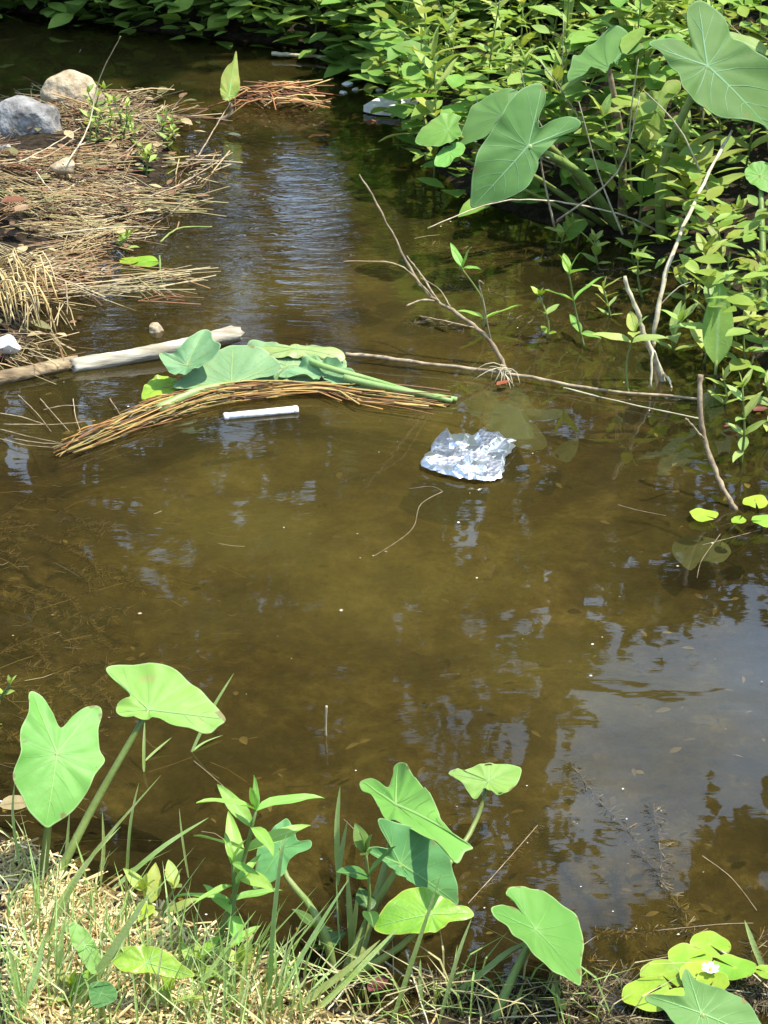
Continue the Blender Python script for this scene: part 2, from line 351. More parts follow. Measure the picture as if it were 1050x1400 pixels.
def height(X, Y):
    X = np.asarray(X, float); Y = np.asarray(Y, float)
    d = sdf(X, Y, POND); i = sdf(X, Y, ISLE)
    nz = (vnoise(X, Y, 3, 1)-.5)*.06 + (vnoise(X, Y, 9, 2)-.5)*.03
    out = -d
    z = np.where(d > 0, -np.minimum(.13, .10*d/(.12+.55*d)*1.3), .55*(1-np.exp(-out*.55)) + .008)
    far = np.clip((Y-8.5)/3, 0, 1)*np.where(d < 0, 1, 0)
    z = z + np.minimum(out*.12, 1.2)*far
    zi = np.where(i > -.35, .05*np.tanh(i*6) + np.clip(i, 0, .6)*.10, -1)
    z = np.maximum(z, np.where(i > -.2, zi, -1))
    return z + nz*np.clip(np.abs(z)*8, .15, 1)
def gz(x, y): return float(height(np.array([x]), np.array([y]))[0])
xs = np.concatenate([-np.geomspace(90, 4.1, 22), np.arange(-4, 4.01, .05), np.geomspace(4.1, 90, 22)])
ys = np.concatenate([-np.geomspace(60, .2, 14), np.arange(0, 13.01, .055), np.geomspace(13.2, 140, 24)])
GX, GY = np.meshgrid(xs, ys); GZ = height(GX, GY)
nx, ny = len(xs), len(ys)
me = bpy.data.meshes.new('ground')
idx = np.arange(nx*ny).reshape(ny, nx)
me.from_pydata(np.column_stack([GX.ravel(), GY.ravel(), GZ.ravel()]).tolist(), [], np.column_stack([idx[:-1, :-1].ravel(), idx[:-1, 1:].ravel(), idx[1:, 1:].ravel(), idx[1:, :-1].ravel()]).tolist())
me.polygons.foreach_set('use_smooth', [True]*len(me.polygons)); me.materials.append(M['ground'])
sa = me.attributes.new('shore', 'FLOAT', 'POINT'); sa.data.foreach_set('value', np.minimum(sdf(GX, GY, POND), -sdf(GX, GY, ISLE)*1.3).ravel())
tag(link('ground', me), 'muddy ground with the pond basin and its banks', 'ground', kind='structure')
wb = MB(); wx = np.linspace(-9, 9, 121); wy = np.linspace(1.2, 12.5, 91); WX, WY = np.meshgrid(wx, wy)
wb.add([(x, y, 0) for x, y in zip(WX.ravel(), WY.ravel())], [(r*121+c_, r*121+c_+1, (r+1)*121+c_+1, (r+1)*121+c_) for r in range(90) for c_ in range(120)])
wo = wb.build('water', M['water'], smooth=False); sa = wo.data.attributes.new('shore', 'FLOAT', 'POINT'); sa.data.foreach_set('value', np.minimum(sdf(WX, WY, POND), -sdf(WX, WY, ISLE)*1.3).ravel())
tag(wo, 'murky brown pond water reflecting trees and sky', 'water', kind='structure')

# ------------------------------------------------------------------ trees round the pond (mirrored in the water, shading the far bank, or added unseen to block sky light)
def tree(x, y, H, cr, label, base=.3, seed=0, leaf=.22, dens=1.0, lean=(0, 0), flat=.7, thick=1.0):
    rs = random.Random(seed); z0 = gz(x, y) - .1
    t = thing('tree', label, 'tree', (x, y, z0), 'trees round the pond')
    tr = MB(); top = Vector((x+lean[0], y+lean[1], z0+H*.8))
    p0 = Vector((x, y, z0)); pts = [p0.lerp(top, f) + Vector((rs.uniform(-.12, .12), rs.uniform(-.12, .12), 0))*f for f in [0, .15, .3, .45, .6, .8, 1]]
    r0 = H*.022*thick; tr.tube(pts, [r0*1.35, r0, r0*.9, r0*.8, r0*.62, r0*.4, r0*.12], 9)
    cm = MB(); ccz = z0 + H*(base + (1-base)*.5); hz = H*(1-base)*.5
    for k in range(13):
        f = rs.uniform(.3, .95); a = rs.uniform(0, 6.28); i = min(int(f*6), 5); s = pts[i].lerp(pts[i+1], f*6-i)
        L = cr*rs.uniform(.6, 1.0)*(1.1-f*.5); e = s + Vector((math.cos(a)*L, math.sin(a)*L, L*rs.uniform(.05, .5)))
        mid = s.lerp(e, .5) + Vector((0, 0, rs.uniform(-.05, .15)*L))
        tr.tube(spline([s, mid, e], 6), [r0*.42*(1-q/6.5) for q in range(6)], 5)
    n = int(170*dens)
    for k in range(n):
        while True:
            q = Vector((rs.uniform(-1, 1), rs.uniform(-1, 1), rs.uniform(-1, 1)))
            if .25 < q.length < 1: break
        c = Vector((top.x*.6+x*.4 + q.x*cr, top.y*.6+y*.4 + q.y*cr, ccz + q.z*hz))
        rad = rs.uniform(.22, .5)*cr*.36
        for j in range(int(46)):
            g = Vector((rs.gauss(0, .5), rs.gauss(0, .5), rs.gauss(0, .5)*flat))*rad + c
            a = rs.uniform(0, 6.28); el = rs.uniform(-.9, .6); u = Vector((math.cos(a)*math.cos(el), math.sin(a)*math.cos(el), math.sin(el)))
            sd = u.cross(Vector((rs.uniform(-.8, .8), rs.uniform(-.8, .8), 1))).normalized(); L = leaf*rs.uniform(.6, 1.3)
            cm.add([g, g+u*L*.5+sd*L*.28, g+u*L, g+u*L*.5-sd*L*.28], [(0, 1, 2, 3)])
    tr.build('trunk', M['bark'], t); cm.build('crown', M['crown'], t, smooth=False)
    return t
tree(-3.6, 11.2, 8.8, 2.5, 'broad dark tree leaning over the shaded back end of the pond', .5, 1, lean=(3.6, -1.8))
tree(-2.6, 14.5, 11.5, 2.1, 'tall tree with a bare lower trunk behind the far bank', .36, 2)
tree(0.9, 16.5, 6.9, 1.9, 'rounded tree set well back from the far bank', .12, 3, dens=.9)
tree(3.4, 16.0, 6.0, 2.1, 'low bushy tree above the overgrown bank', .16, 4)
tree(-6.2, 13.0, 12, 3.0, 'large spreading tree at the dark corner of the pond', .16, 5)
tree(6.6, 16.0, 6.4, 2.2, 'middling leafy tree beyond the overgrown bank', .16, 6)
tree(-4.0, 18.5, 15, 3.4, 'very tall tree rising behind the other trees', .16, 7)
tree(-.05, 21.0, 15.0, 2.6, 'slender high-crowned tree far behind the pond', .34, 8)
tree(4.6, 11.6, 9.2, 1.7, 'leaning tree whose crown hangs over the overgrown bank', .50, 9, lean=(-2.6, -1.4))
tree(-1.65, 19.0, 9.6, 1.05, 'thin tree with a small high crown leaning between the big trees', .50, 19, lean=(1.5, 0), dens=.45)
tree(1.75, 11.6, 9.0, 2.1, 'tree bent far forward, its crown shading the back of the pond', .58, 11, lean=(-1.7, -3.5), dens=1.5, thick=.55)
tree(-2.15, 17.0, 5.6, .95, 'small bushy tree between the taller trunks', .08, 12, dens=.5)
tree(-7.2, 4.2, 9.5, 2.6, 'unseen tree across from the lily pads, added to block sky light', .15, 13)  # unseen trees behind and beside the camera, added to deepen the shadows
tree(-6.5, -.8, 10, 2.8, 'unseen tree beside the grassy bank, added to block sky light', .15, 14)
tree(-1.5, -6.5, 10, 3.0, 'unseen wide tree behind the grassy bank, added to block sky light', .12, 15)
tree(4.5, -6.0, 9, 2.8, 'unseen round tree behind the bank near the lily pads, added to block sky light', .12, 16)
tree(9.5, 2.5, 8.0, 2.4, 'unseen low tree beyond the lily pads, added to block sky light', .12, 17)
tree(9.0, 8.5, 8.0, 2.6, 'unseen thick tree outside the overgrown bank, added to block sky light', .1, 18)
tree(-8.5, 8.0, 9, 3.0, 'wide tree standing on the bank beyond the straw heap', .2, 10)

# ------------------------------------------------------------------ leaf blades of taro type
def best_normal(c, tip, a, b, Y, prior):
    C = at_y(*c, Y); best = None
    for az in range(0, 360, 8):
        for tl in range(0, 76, 5):
            nn = Vector((math.sin(R(tl))*math.cos(R(az)), math.sin(R(tl))*math.sin(R(az)), math.cos(R(tl))))
            vd = (Vector((0, 0, CAM_H)) - C).normalized()
            if nn.dot(vd) < .42 or nn.dot(sdir) < .55: continue
            def pl(p):
                d = ray(*p); o_ = Vector((0, 0, CAM_H)); return o_ + d*((C-o_).dot(nn)/d.dot(nn)) - C
            T, A, B = pl(tip), pl(a), pl(b)
            if min(T.length, A.length, B.length) < 1e-4: continue
            ta, tb = T.angle(A), T.angle(B)
            e = (math.log(A.length/B.length))**2*3 + (ta-tb)**2*1.5 + (ta-2.45)**2 + (tb-2.45)**2 + (math.log(A.length/T.length/.68))**2 + (math.log(B.length/T.length/.68))**2 + prior*tl/75
            if best is None or e < best[0]: best = (e, nn)
    return best[1]
def taro_blade(parent, c, tip, a, b, outline, Y, mat='taro_young', vmat='vein_young', prior=.15, normal=None, cup=.10, droop=.18, wave=.026, name='leaf_blade', label=None, holes=()):
    """blade traced from its margin; c = where the stalk joins, tip and two lobe ends as surveyed points"""
    C = at_y(*c, Y)
    nn = Vector(normal).normalized() if normal else best_normal(c, tip, a, b, Y, prior)
    o_ = Vector((0, 0, CAM_H))
    def pl(p):
        d = ray(*p); return o_ + d*((C-o_).dot(nn)/d.dot(nn)) - C
    T = pl(tip); ux = T.normalized(); uy = nn.cross(ux); L = max(pl(p).length for p in outline)
    pts = spline([Vector((pl(p).dot(ux), pl(p).dot(uy), 0)) for p in outline], 96, True)
    ang = np.unwrap([math.atan2(p.y, p.x) for p in pts]); rad = np.array([p.length for p in pts])
    if ang[-1] < ang[0]: ang = -ang; flip = -1
    else: flip = 1
    o2 = np.argsort(np.mod(ang, 2*np.pi)); aa = np.mod(ang, 2*np.pi)[o2]; rr_ = rad[o2]
    def rout(t): return float(np.interp(t*flip % (2*np.pi), aa, rr_, period=2*np.pi))
    ph = U(0, 6)
    def surf(x, y, lift=0):
        r = math.hypot(x, y); t = math.atan2(y, x); s = min(1, r/max(1e-6, rout(t)))
        z = cup*L*(s*s*.35) - droop*L*(max(0, x)/L)**2 + wave*L*s**3*(math.sin(5*t+ph)+.55*math.sin(11*t+2*ph)) + .05*L*(abs(y)/L)**1.3 - droop*.6*L*(max(0, -x)/L)**2
        z += .026*L*math.sin(t*13+ph)*s*s*(1.15-s) + .010*L*math.sin(x/L*17+ph)*math.sin(y/L*15)*s
        return C + ux*x + uy*y + nn*(z+lift)
    mb = MB(); rings = [.08, .2, .35, .5, .64, .77, .88, .95, .985, 1.0]; K = 96
    V = [surf(0, 0)]; uv = [(0, 0)]
    for s in rings:
        for p in pts: V.append(surf(p.x*s*.9999, p.y*s*.9999)); uv.append((s, 0))
    F = [(0, 1+k, 1+(k+1) % K) for k in range(K)]
    for i in range(len(rings)-1):
        for k in range(K):
            q = (1+i*K+k, 1+(i+1)*K+k, 1+(i+1)*K+(k+1) % K, 1+i*K+(k+1) % K)
            if holes and any(abs(i-hi) < hr and abs((k-hk+48) % 96-48) < hr*2 for hi, hk, hr in holes): continue
            F.append(q)
    if len(F) and (V[F[0][1]]-V[0]).cross(V[F[0][2]]-V[0]).dot(nn) < 0: F = [f[::-1] for f in F]
    mb.add(V, F, None, uv)
    bl = mb.build(name, M[mat], parent)
    if label: bl['label'] = label
    sf = bl.modifiers.new('thickness', 'SOLIDIFY'); sf.thickness = .0012*max(1, L/.2); sf.offset = -1
    # veins
    vb = MB()
    def vein(P, w0, w1):
        P = spline([Vector((x, y, 0)) for x, y in P], 12)
        prev = None; V = []; F = []
        for i, p in enumerate(P):
            d = (P[min(i+1, 11)] - P[max(i-1, 0)]); d = d.normalized() if d.length > 1e-9 else Vector((1, 0, 0))
            sd = Vector((-d.y, d.x, 0)); w_ = w0 + (w1-w0)*i/11
            for q, lf in ((-1, .0002), (0, w_*.55), (1, .0002)):
                V.append(surf(p.x+sd.x*w_*q, p.y+sd.y*w_*q, lf+.0007))
        for i in range(11):
            for k in (0, 1): F.append((i*3+k, i*3+k+1, i*3+k+4, i*3+k+3))
        vb.add(V, F)
    W = L*.012
    def pol(t, f): r = rout(t)*f; return (r*math.cos(t), r*math.sin(t))
    vein([(0, 0), pol(0, .5), pol(0, .95)], W, W*.25)
    for p in (a, b):
        q = pl(p); t = math.atan2(q.dot(uy), q.dot(ux)); sg = 1 if t > 0 else -1
        vein([(0, 0), pol(t, .5), pol(t, .92)], W*.8, W*.2)
        for f0, tt in ((0, 1.75), (0, 1.25), (.08, .8), (.25, .5), (.45, .28), (.64, .13)):
            s0 = pol(0, f0); e = pol(sg*tt, .93); md = ((s0[0]+e[0])/2 - .03*L, (s0[1]+e[1])/2)
            if f0 == 0: md = pol(sg*tt*.96, .5)
            vein([s0, md, e], W*.32, W*.1)
        tm = sg*(math.pi+abs(t))/2
        for f0, tt, fr_ in ((.35, abs(t)-.25, .93), (.5, abs(t)+.16, .9)):
            s0 = pol(t, f0); e = pol(sg*tt, fr_); vein([s0, ((s0[0]+e[0])/2, (s0[1]+e[1])/2), e], W*.3, W*.1)
    vb.build('veins', M[vmat], bl, loc=(0, 0, 0))
    return C, nn, ux
def stalk(parent, base, C, r=.006, bend=(0, 0, 0), mat='stalk', name='leaf_stalk'):
    mid = base.lerp(C, .5) + Vector(bend); P = spline([base, mid, C - Vector((0, 0, .001))], 10)
    s = MB(); s.tube(P, [r*(1.5-.7*i/9) for i in range(10)], 8); s.build(name, M[mat], parent)

def gp_(px, py, z=None):                # ground point under a surveyed position
    p = at(px, py, 0)
    for _ in range(6): p = at(px, py, max(0, gz(p.x, p.y)) if z is None else z)
    return p
# -- foreground, by the cut grass
b1 = gp_(58, 1212); t = thing('taro_plant', 'taro with an upright heart-shaped leaf and a spreading leaf beside the cut grass', 'taro plant', b1)
C, *_ = taro_blade(t, (78, 1030), (65, 1127), (45, 950), (128, 968),
    [(65, 1127), (42, 1108), (30, 1085), (17, 1062), (27, 1030), (27, 1000), (38, 975), (39, 950), (46, 945), (60, 954), (72, 975), (83, 995), (100, 978), (118, 966), (134, 966), (139, 978), (133, 1000), (136, 1025), (142, 1042), (128, 1062), (118, 1085), (100, 1108), (78, 1122)], b1.y+.03)
stalk(t, b1, C, .0058, (-.005, 0, -.02))
b2 = gp_(72, 1212)
C, *_ = taro_blade(t, (203, 970), (309, 982), (146, 917), (160, 975),
    [(309, 982), (298, 992), (283, 1001), (258, 994), (234, 991), (215, 982), (200, 985), (175, 982), (160, 976), (161, 962), (178, 955), (170, 942), (154, 930), (145, 916), (165, 911), (212, 911), (235, 917), (258, 932), (275, 945), (296, 965)], b2.y+.16, normal=(.12, -.42, .9), droop=.1)
stalk(t, b2, C, .0062, (-.015, .0, -.02))
# -- foreground clump at the water's edge
b3 = gp_(462, 1345); t = thing('taro_plant', 'taro clump with overlapping pale leaves at the muddy edge', 'taro plant', b3)
bY = b3.y
C, *_ = taro_blade(t, (541, 1100), (639, 1138), (494, 1066), (543, 1044),
    [(639, 1138), (628, 1145), (616, 1159), (600, 1145), (575, 1138), (550, 1132), (528, 1122), (520, 1108), (510, 1093), (496, 1083), (491, 1066), (505, 1064), (518, 1070), (530, 1076), (535, 1060), (537, 1045), (545, 1042), (556, 1050), (568, 1068), (585, 1085), (597, 1103), (602, 1116), (620, 1132)], bY+.22)
stalk(t, b3+Vector((.03, .05, 0)), C, .006, (.02, .05, .02))
C, *_ = taro_blade(t, (547, 1181), (637, 1236), (516, 1121), (504, 1164),
    [(637, 1236), (620, 1231), (600, 1229), (580, 1228), (568, 1212), (550, 1200), (535, 1192), (523, 1178), (503, 1162), (513, 1158), (531, 1162), (522, 1142), (514, 1121), (528, 1121), (550, 1128), (580, 1142), (598, 1152), (615, 1172), (628, 1198), (634, 1220)], bY+.08, mat='taro_mid', vmat='vein_young')
stalk(t, b3+Vector((.01, .02, 0)), C, .006, (0, .02, 0))
C, *_ = taro_blade(t, (590, 1250), (511, 1262), (646, 1248), (618, 1230),
    [(511, 1263), (520, 1245), (535, 1230), (550, 1219), (570, 1215), (590, 1220), (612, 1230), (620, 1237), (640, 1240), (648, 1250), (636, 1257), (618, 1260), (606, 1270), (592, 1276), (570, 1278), (545, 1275), (525, 1272)], bY+.02, normal=(.0, -.35, 1), mat='pad', vmat='vein_young')
stalk(t, b3, C, .005, (.02, .0, .0))
C, *_ = taro_blade(t, (668, 1068), (712, 1046), (613, 1058), (640, 1090),
    [(712, 1045), (711, 1062), (704, 1074), (692, 1086), (681, 1088), (672, 1082), (660, 1080), (652, 1092), (645, 1090), (636, 1075), (628, 1068), (613, 1058), (626, 1052), (634, 1055), (650, 1048), (668, 1045), (690, 1043)], bY+.40, normal=(.05, -.35, 1), wave=.03, holes=((6, 20, 1), (7, 70, 1.2), (6, 84, 1)))
stalk(t, b3+Vector((.05, .05, 0)), C, .004, (.06, .1, -.02))
C, *_ = taro_blade(t, (385, 1160), (350, 1208), (425, 1148), (395, 1120),
    [(345, 1212), (348, 1190), (352, 1165), (362, 1148), (378, 1130), (392, 1119), (402, 1135), (408, 1150), (425, 1150), (424, 1160), (408, 1168), (395, 1178), (388, 1195), (370, 1205)], bY+.14, normal=(-.15, -.5, .9), mat='taro_mid', vmat='vein_young')
P = [gp_(456, 1335), at_y(447, 1285, bY+.02), at_y(425, 1240, bY+.06), at_y(390, 1196, bY+.11), C]
s = MB(); s.tube(spline(P, 12), [.0085-.0004*i for i in range(12)], 8); s.build('leaf_stalk', M['weed_stem'], t)
# -- right foreground
b4 = gp_(672, 1402); t = thing('taro_plant', 'single taro with one heart-shaped leaf crossed by a grass blade', 'taro plant', b4)
C, *_ = taro_blade(t, (732, 1271), (802, 1338), (697, 1216), (672, 1246),
    [(802, 1337), (790, 1340), (775, 1336), (755, 1325), (732, 1310), (712, 1296), (700, 1282), (690, 1268), (671, 1244), (682, 1240), (698, 1240), (715, 1248), (705, 1232), (694, 1221), (697, 1213), (712, 1216), (732, 1221), (755, 1232), (775, 1248), (790, 1270), (798, 1300)], b4.y+.06)
stalk(t, b4, C, .0062, (-.005, .0, -.01))
b5 = gp_(985, 1440); t = thing('taro_plant', 'taro leaf rising in front of the cluster of lily pads', 'taro plant', b5)
C, *_ = taro_blade(t, (958, 1385), (1046, 1420), (940, 1330), (888, 1360),
    [(1050, 1420), (1040, 1392), (1020, 1368), (995, 1356), (970, 1350), (952, 1342), (938, 1325), (932, 1340), (935, 1362), (915, 1362), (888, 1358), (885, 1366), (905, 1378), (920, 1400), (935, 1425), (965, 1440), (1010, 1440)], b5.y+.02, mat='taro', vmat='vein_young', normal=(.15, -.45, .9))
stalk(t, b5, C, .007)
for cx, cy, tp, ol, nm, mt in (
    ((116, 1292), None, (142, 1331), [(142, 1331), (125, 1331), (113, 1315), (98, 1290), (94, 1265), (104, 1262), (120, 1275), (130, 1292), (140, 1312)], (.35, -.5, .7), 'taro_young'),
    ((200, 1316), None, (266, 1334), [(266, 1333), (240, 1337), (205, 1331), (170, 1330), (149, 1308), (165, 1297), (195, 1294), (225, 1300), (248, 1318)], (.05, -.5, .9), 'pad'),
    ((138, 1358), None, (160, 1366), [(160, 1364), (150, 1372), (130, 1378), (122, 1362), (124, 1345), (145, 1342), (157, 1350)], (.2, -.6, .7), 'taro')):
    bb = gp_(cx[0]+4, cx[1]+55)
    t = thing('taro_seedling', {'taro_young': 'narrow folded young taro leaf standing in the cut grass', 'pad': 'yellow-green young taro leaf lying low over the cut grass', 'taro': 'small blue-green taro leaf half hidden in the cut grass'}[mt], 'taro plant', bb)
    C, *_ = taro_blade(t, cx, tp, ol[2], ol[-2], ol, bb.y-.05, normal=nm, mat=mt, vmat='vein_young', droop=.1)
    stalk(t, bb, C, .004)

# -- big taro on the overgrown bank
bA = gp_(905, 330); t = thing('taro_plant', 'tall taro with a huge matte leaf above the weeds', 'taro plant', bA)
C, *_ = taro_blade(t, (967, 90), (1085, 195), (953, 5), (886, 63),
    [(1085, 195), (1050, 166), (1010, 163), (975, 155), (950, 140), (932, 128), (928, 105), (912, 85), (900, 74), (885, 63), (900, 53), (925, 53), (943, 60), (948, 62), (940, 35), (940, 12), (955, 4), (975, 14), (990, 30), (1005, 55), (1030, 72), (1055, 92), (1080, 130)], bA.y-.15, mat='taro', vmat='vein', cup=.05)
stalk(t, bA, C, .013, (-.06, 0, -.02))
C, *_ = taro_blade(t, (832, 92), (776, 108), (868, 58), (876, 70),
    [(776, 108), (784, 92), (795, 80), (815, 66), (838, 54), (856, 52), (866, 60), (880, 66), (862, 78), (845, 92), (828, 103), (805, 103)], bA.y+.1, mat='taro', vmat='vein', normal=(-.25, -.15, 1), wave=.05, cup=.3)
stalk(t, gp_(850, 300), C, .010, (.02, 0, 0), mat='twig')
C, *_ = taro_blade(t, (898, 150), (872, 188), (905, 118), (930, 130),
    [(872, 190), (865, 172), (866, 140), (872, 128), (890, 126), (903, 124), (912, 110), (928, 108), (930, 125), (915, 140), (908, 165), (912, 180), (892, 200), (880, 202)], bA.y+.05, mat='taro_yellow', vmat='vein_young', normal=(-.3, -.8, .6), wave=.05, label='yellowing crinkled leaf')
stalk(t, gp_(905, 300), C, .010, (0, 0, 0))
C, *_ = taro_blade(t, (1040, 240), (1075, 262), (1022, 235), (1045, 222),
    [(1078, 262), (1050, 262), (1030, 255), (1018, 240), (1024, 226), (1045, 222), (1065, 232)], bA.y-.3, mat='taro_young', vmat='vein_young', normal=(0, -.5, .9))
stalk(t, gp_(1045, 420), C, .008)
bB = gp_(850, 318); t = thing('taro_plant', 'taro with broad leaves hanging over the water from the bank', 'taro plant', bB)
C, *_ = taro_blade(t, (722, 200), (652, 279), (742, 115), (795, 170),
    [(651, 280), (648, 262), (648, 235), (652, 210), (665, 190), (680, 165), (695, 140), (715, 120), (738, 113), (746, 122), (744, 140), (735, 160), (736, 176), (755, 165), (780, 158), (796, 166), (788, 178), (768, 186), (752, 200), (738, 215), (732, 235), (718, 258), (690, 272), (670, 275)], bB.y-.45, mat='taro', vmat='vein', cup=.05)
stalk(t, bB, C, .012, (0, 0, .06))
C, *_ = taro_blade(t, (690, 158), (625, 190), (705, 128), (720, 145),
    [(622, 192), (632, 172), (645, 150), (660, 138), (680, 128), (705, 124), (712, 132), (706, 145), (690, 158), (676, 172), (665, 186), (645, 192)], bB.y-.3, mat='taro', vmat='vein', normal=(-.2, -.45, .9))
stalk(t, gp_(840, 310), C, .009, (0, 0, .05))
C, *_ = taro_blade(t, (612, 178), (568, 190), (628, 160), (630, 190),
    [(567, 189), (578, 174), (595, 163), (615, 157), (630, 159), (626, 170), (632, 185), (618, 194), (600, 201), (585, 198)], bB.y-.35, mat='taro_young', vmat='vein_young', normal=(-.1, -.4, .9))
stalk(t, gp_(830, 310), C, .007, (0, 0, .02))
C, *_ = taro_blade(t, (616, 208), (594, 222), (635, 200), (630, 216),
    [(594, 222), (600, 208), (612, 200), (628, 194), (636, 200), (632, 212), (622, 217), (612, 226)], bB.y-.4, mat='taro_young', vmat='vein_young', normal=(0, -.4, .9))
stalk(t, gp_(820, 312), C, .005, (0, 0, .0))
bC = gp_(600, 170); t = thing('taro_plant', 'small taro leaf striped with shade among the weeds near the white board', 'taro plant', bC)
C, *_ = taro_blade(t, (588, 86), (582, 120), (565, 62), (612, 66),
    [(582, 122), (570, 105), (560, 85), (558, 65), (568, 58), (580, 70), (590, 76), (600, 66), (614, 62), (620, 75), (618, 90), (605, 105)], bC.y+.0, mat='taro', vmat='vein', normal=(-.2, -.7, .7))
stalk(t, bC, C, .006)
# upright yellow leaf by the far straw
bD = at(296, 165, 0); t = thing('taro_plant', 'upright yellow-green leaf on a bent brown stem by the far straw heap', 'taro plant', bD)
C, *_ = taro_blade(t, (313, 132), (322, 72), (303, 138), (324, 130),
    [(323, 70), (318, 85), (310, 92), (303, 105), (301, 122), (303, 134), (312, 139), (324, 131), (328, 118), (326, 95)], bD.y+.02, mat='taro_yellow', vmat='vein_young', normal=(.15, -.72, .62), droop=.05, wave=.03)
stalk(t, bD, C, .007, (.03, 0, -.02), mat='twig')

# ------------------------------------------------------------------ shared small leaves
def lance(wid, curl, fold, name, mat, tipx=1.0):
    mb = MB(); n = 8; V = []; F = []; uv = []
    for i in range(n+1):
        f = i/n; wq = wid*.5*(math.sin(math.pi*f**.75)**.85)*(1 if f < .98 else .2) + .004
        if i == 0: wq = .02
        y = f; z = -curl*f*f + .12*f
        for q in (-1, -.5, 0, .5, 1):
            V.append((q*wq, y*math.cos(curl*.3*f), z + fold*abs(q)*wq - .02*math.sin(f*9+q*3)*abs(q))); uv.append((.5+.5*q, f))
    for i in range(n):
        for k in range(4): a = i*5+k; F.append((a, a+1, a+6, a+5))
    mb.add(V, F, None, uv); return mb.mesh(name, M[mat])
LW = [lance(.34, .18, .3, 'leaf', 'weed'), lance(.38, .38, .2, 'leaf', 'weed'), lance(.30, .08, .45, 'leaf', 'weed'), lance(.42, .28, .15, 'leaf', 'weed')]
LN = [lance(.19, .10, .3, 'leaf', 'weed'), lance(.21, .42, .25, 'leaf', 'weed'), lance(.17, .25, .35, 'leaf', 'weed')]
LH = [lance(.24, .10, .3, 'leaf', 'fresh'), lance(.26, .30, .25, 'leaf', 'fresh'), lance(.22, .2, .35, 'leaf', 'fresh')]
M['weed_yellow'] = leafmat('yellowish_weed_leaf', (.34, .44, .07), (.44, .52, .13), trans=.38, rough=.55, rnd=.25, scale=20, midrib=(.45, .52, .2), dry=(.28, .2, .06))
LY = [lance(.36, .2, .2, 'leaf', 'weed_yellow'), lance(.28, .1, .35, 'leaf', 'weed_yellow'), lance(.24, .4, .2, 'leaf', 'weed_yellow')]
LO = [lance(.55, .2, .2, 'leaf', 'weed_dark'), lance(.62, .35, .1, 'leaf', 'weed_dark'), lance(.5, .1, .25, 'leaf', 'weed_dark')]
LS = [lance(.5, .2, .2, 'leaf', 'pad'), lance(.45, .1, .3, 'leaf', 'weed')]
def frame(p, dirv, size, roll=0, width=1):
    y = dirv.normalized(); z = Vector((0, 0, 1)); x = y.cross(z)
    x = x.normalized() if x.length > .05 else Vector((1, 0, 0)); z = x.cross(y)
    m = Matrix((x, y, z)).transposed() @ Matrix.Rotation(roll, 3, 'Y')
    m = m @ Matrix.Diagonal((size*width, size, size))
    m = m.to_4x4(); m.translation = p; return m
def weed(base, top, nodes, ll, meshes, label, group, bend=None, name='weed', pairs=True, r=.0035, el=(.1, .7), start=.25, az0=None, topleaf=True, taper=.55):
    t = thing(name, label, 'weed', base, group)
    mid = base.lerp(top, .5) + (Vector(bend) if bend else Vector((U(-.02, .02), U(-.02, .02), 0)))
    P = spline([base, mid, top], 9); s = MB(); s.tube([p-base for p in P], [r*(1.2-.07*i) for i in range(9)], 5)
    s.build('stem', M['weed_stem'], t, loc=(0, 0, 0))
    az = U(0, 6.28) if az0 is None else az0
    for k in range(nodes):
        f = start + (1-start)*k/max(1, nodes-1); i = min(int(f*8), 7); p = P[i].lerp(P[i+1], f*8-i) - base
        for h in (0, 1) if pairs else (0,):
            a = az + h*math.pi + U(-.3, .3); e = U(*el) + .25*f
            L = ll*(1 - taper*abs(f-.55))*U(.75, 1.2)
            dv = Vector((math.cos(a)*math.cos(e), math.sin(a)*math.cos(e), math.sin(e)))
            link('leaf', random.choice(meshes), t, mtx=frame(p, dv, L, U(-.4, .4), U(.85, 1.15)))
        az += math.pi/2 + U(-.3, .3)
    if topleaf:
        for h in range(2):
            a = az + h*2.6; dv = Vector((math.cos(a)*.35, math.sin(a)*.35, 1))
            link('leaf', random.choice(meshes), t, mtx=frame(top-base, dv, ll*.55, U(-.5, .5), .9))
    return t

# ------------------------------------------------------------------ the overgrown bank: undergrowth mass, then single weeds
um = MB()
def leafquad(mb, p, L, wd, colr, up=.5):
    a = U(0, 6.28); e = U(-.5, .9)*up; u = Vector((math.cos(a)*math.cos(e), math.sin(a)*math.cos(e), math.sin(e)))
    s = u.cross(Vector((U(-.4, .4), U(-.4, .4), 1))).normalized()*L*wd*.5; nn = s.cross(u).normalized()*L*.05
    p = Vector(p)
    prof = ((.0, .0), (.18, .62), (.42, 1.0), (.68, .78), (.88, .35), (1.0, .0)); V = [p]; 
    for f, wq in prof[1:5]:
        c_ = p + u*L*f - nn*(2.2*f*f); V += [c_ + s*wq + nn*.9*wq, c_, c_ - s*wq + nn*.9*wq]
    V.append(p + u*L - nn*2.2)
    F = [(0, 1, 2), (0, 2, 3)] + [q for i in range(3) for q in ((1+i*3, 4+i*3, 5+i*3, 2+i*3), (2+i*3, 5+i*3, 6+i*3, 3+i*3))] + [(10, 13, 11), (11, 13, 12)]
    mb.add(V, F, colr)
def bankpts(n, x0, x1, y0, y1, keep):
    X = np.random.uniform(x0, x1, n); Y = np.random.uniform(y0, y1, n); d = sdf(X, Y, POND); ok = keep(X, Y, d); return X[ok], Y[ok], d[ok]
X, Y, D = bankpts(8200, -.2, 3.6, 5.0, 11.0, lambda x, y, d: (d < .12) & (d > -4))
Z = height(X, Y)
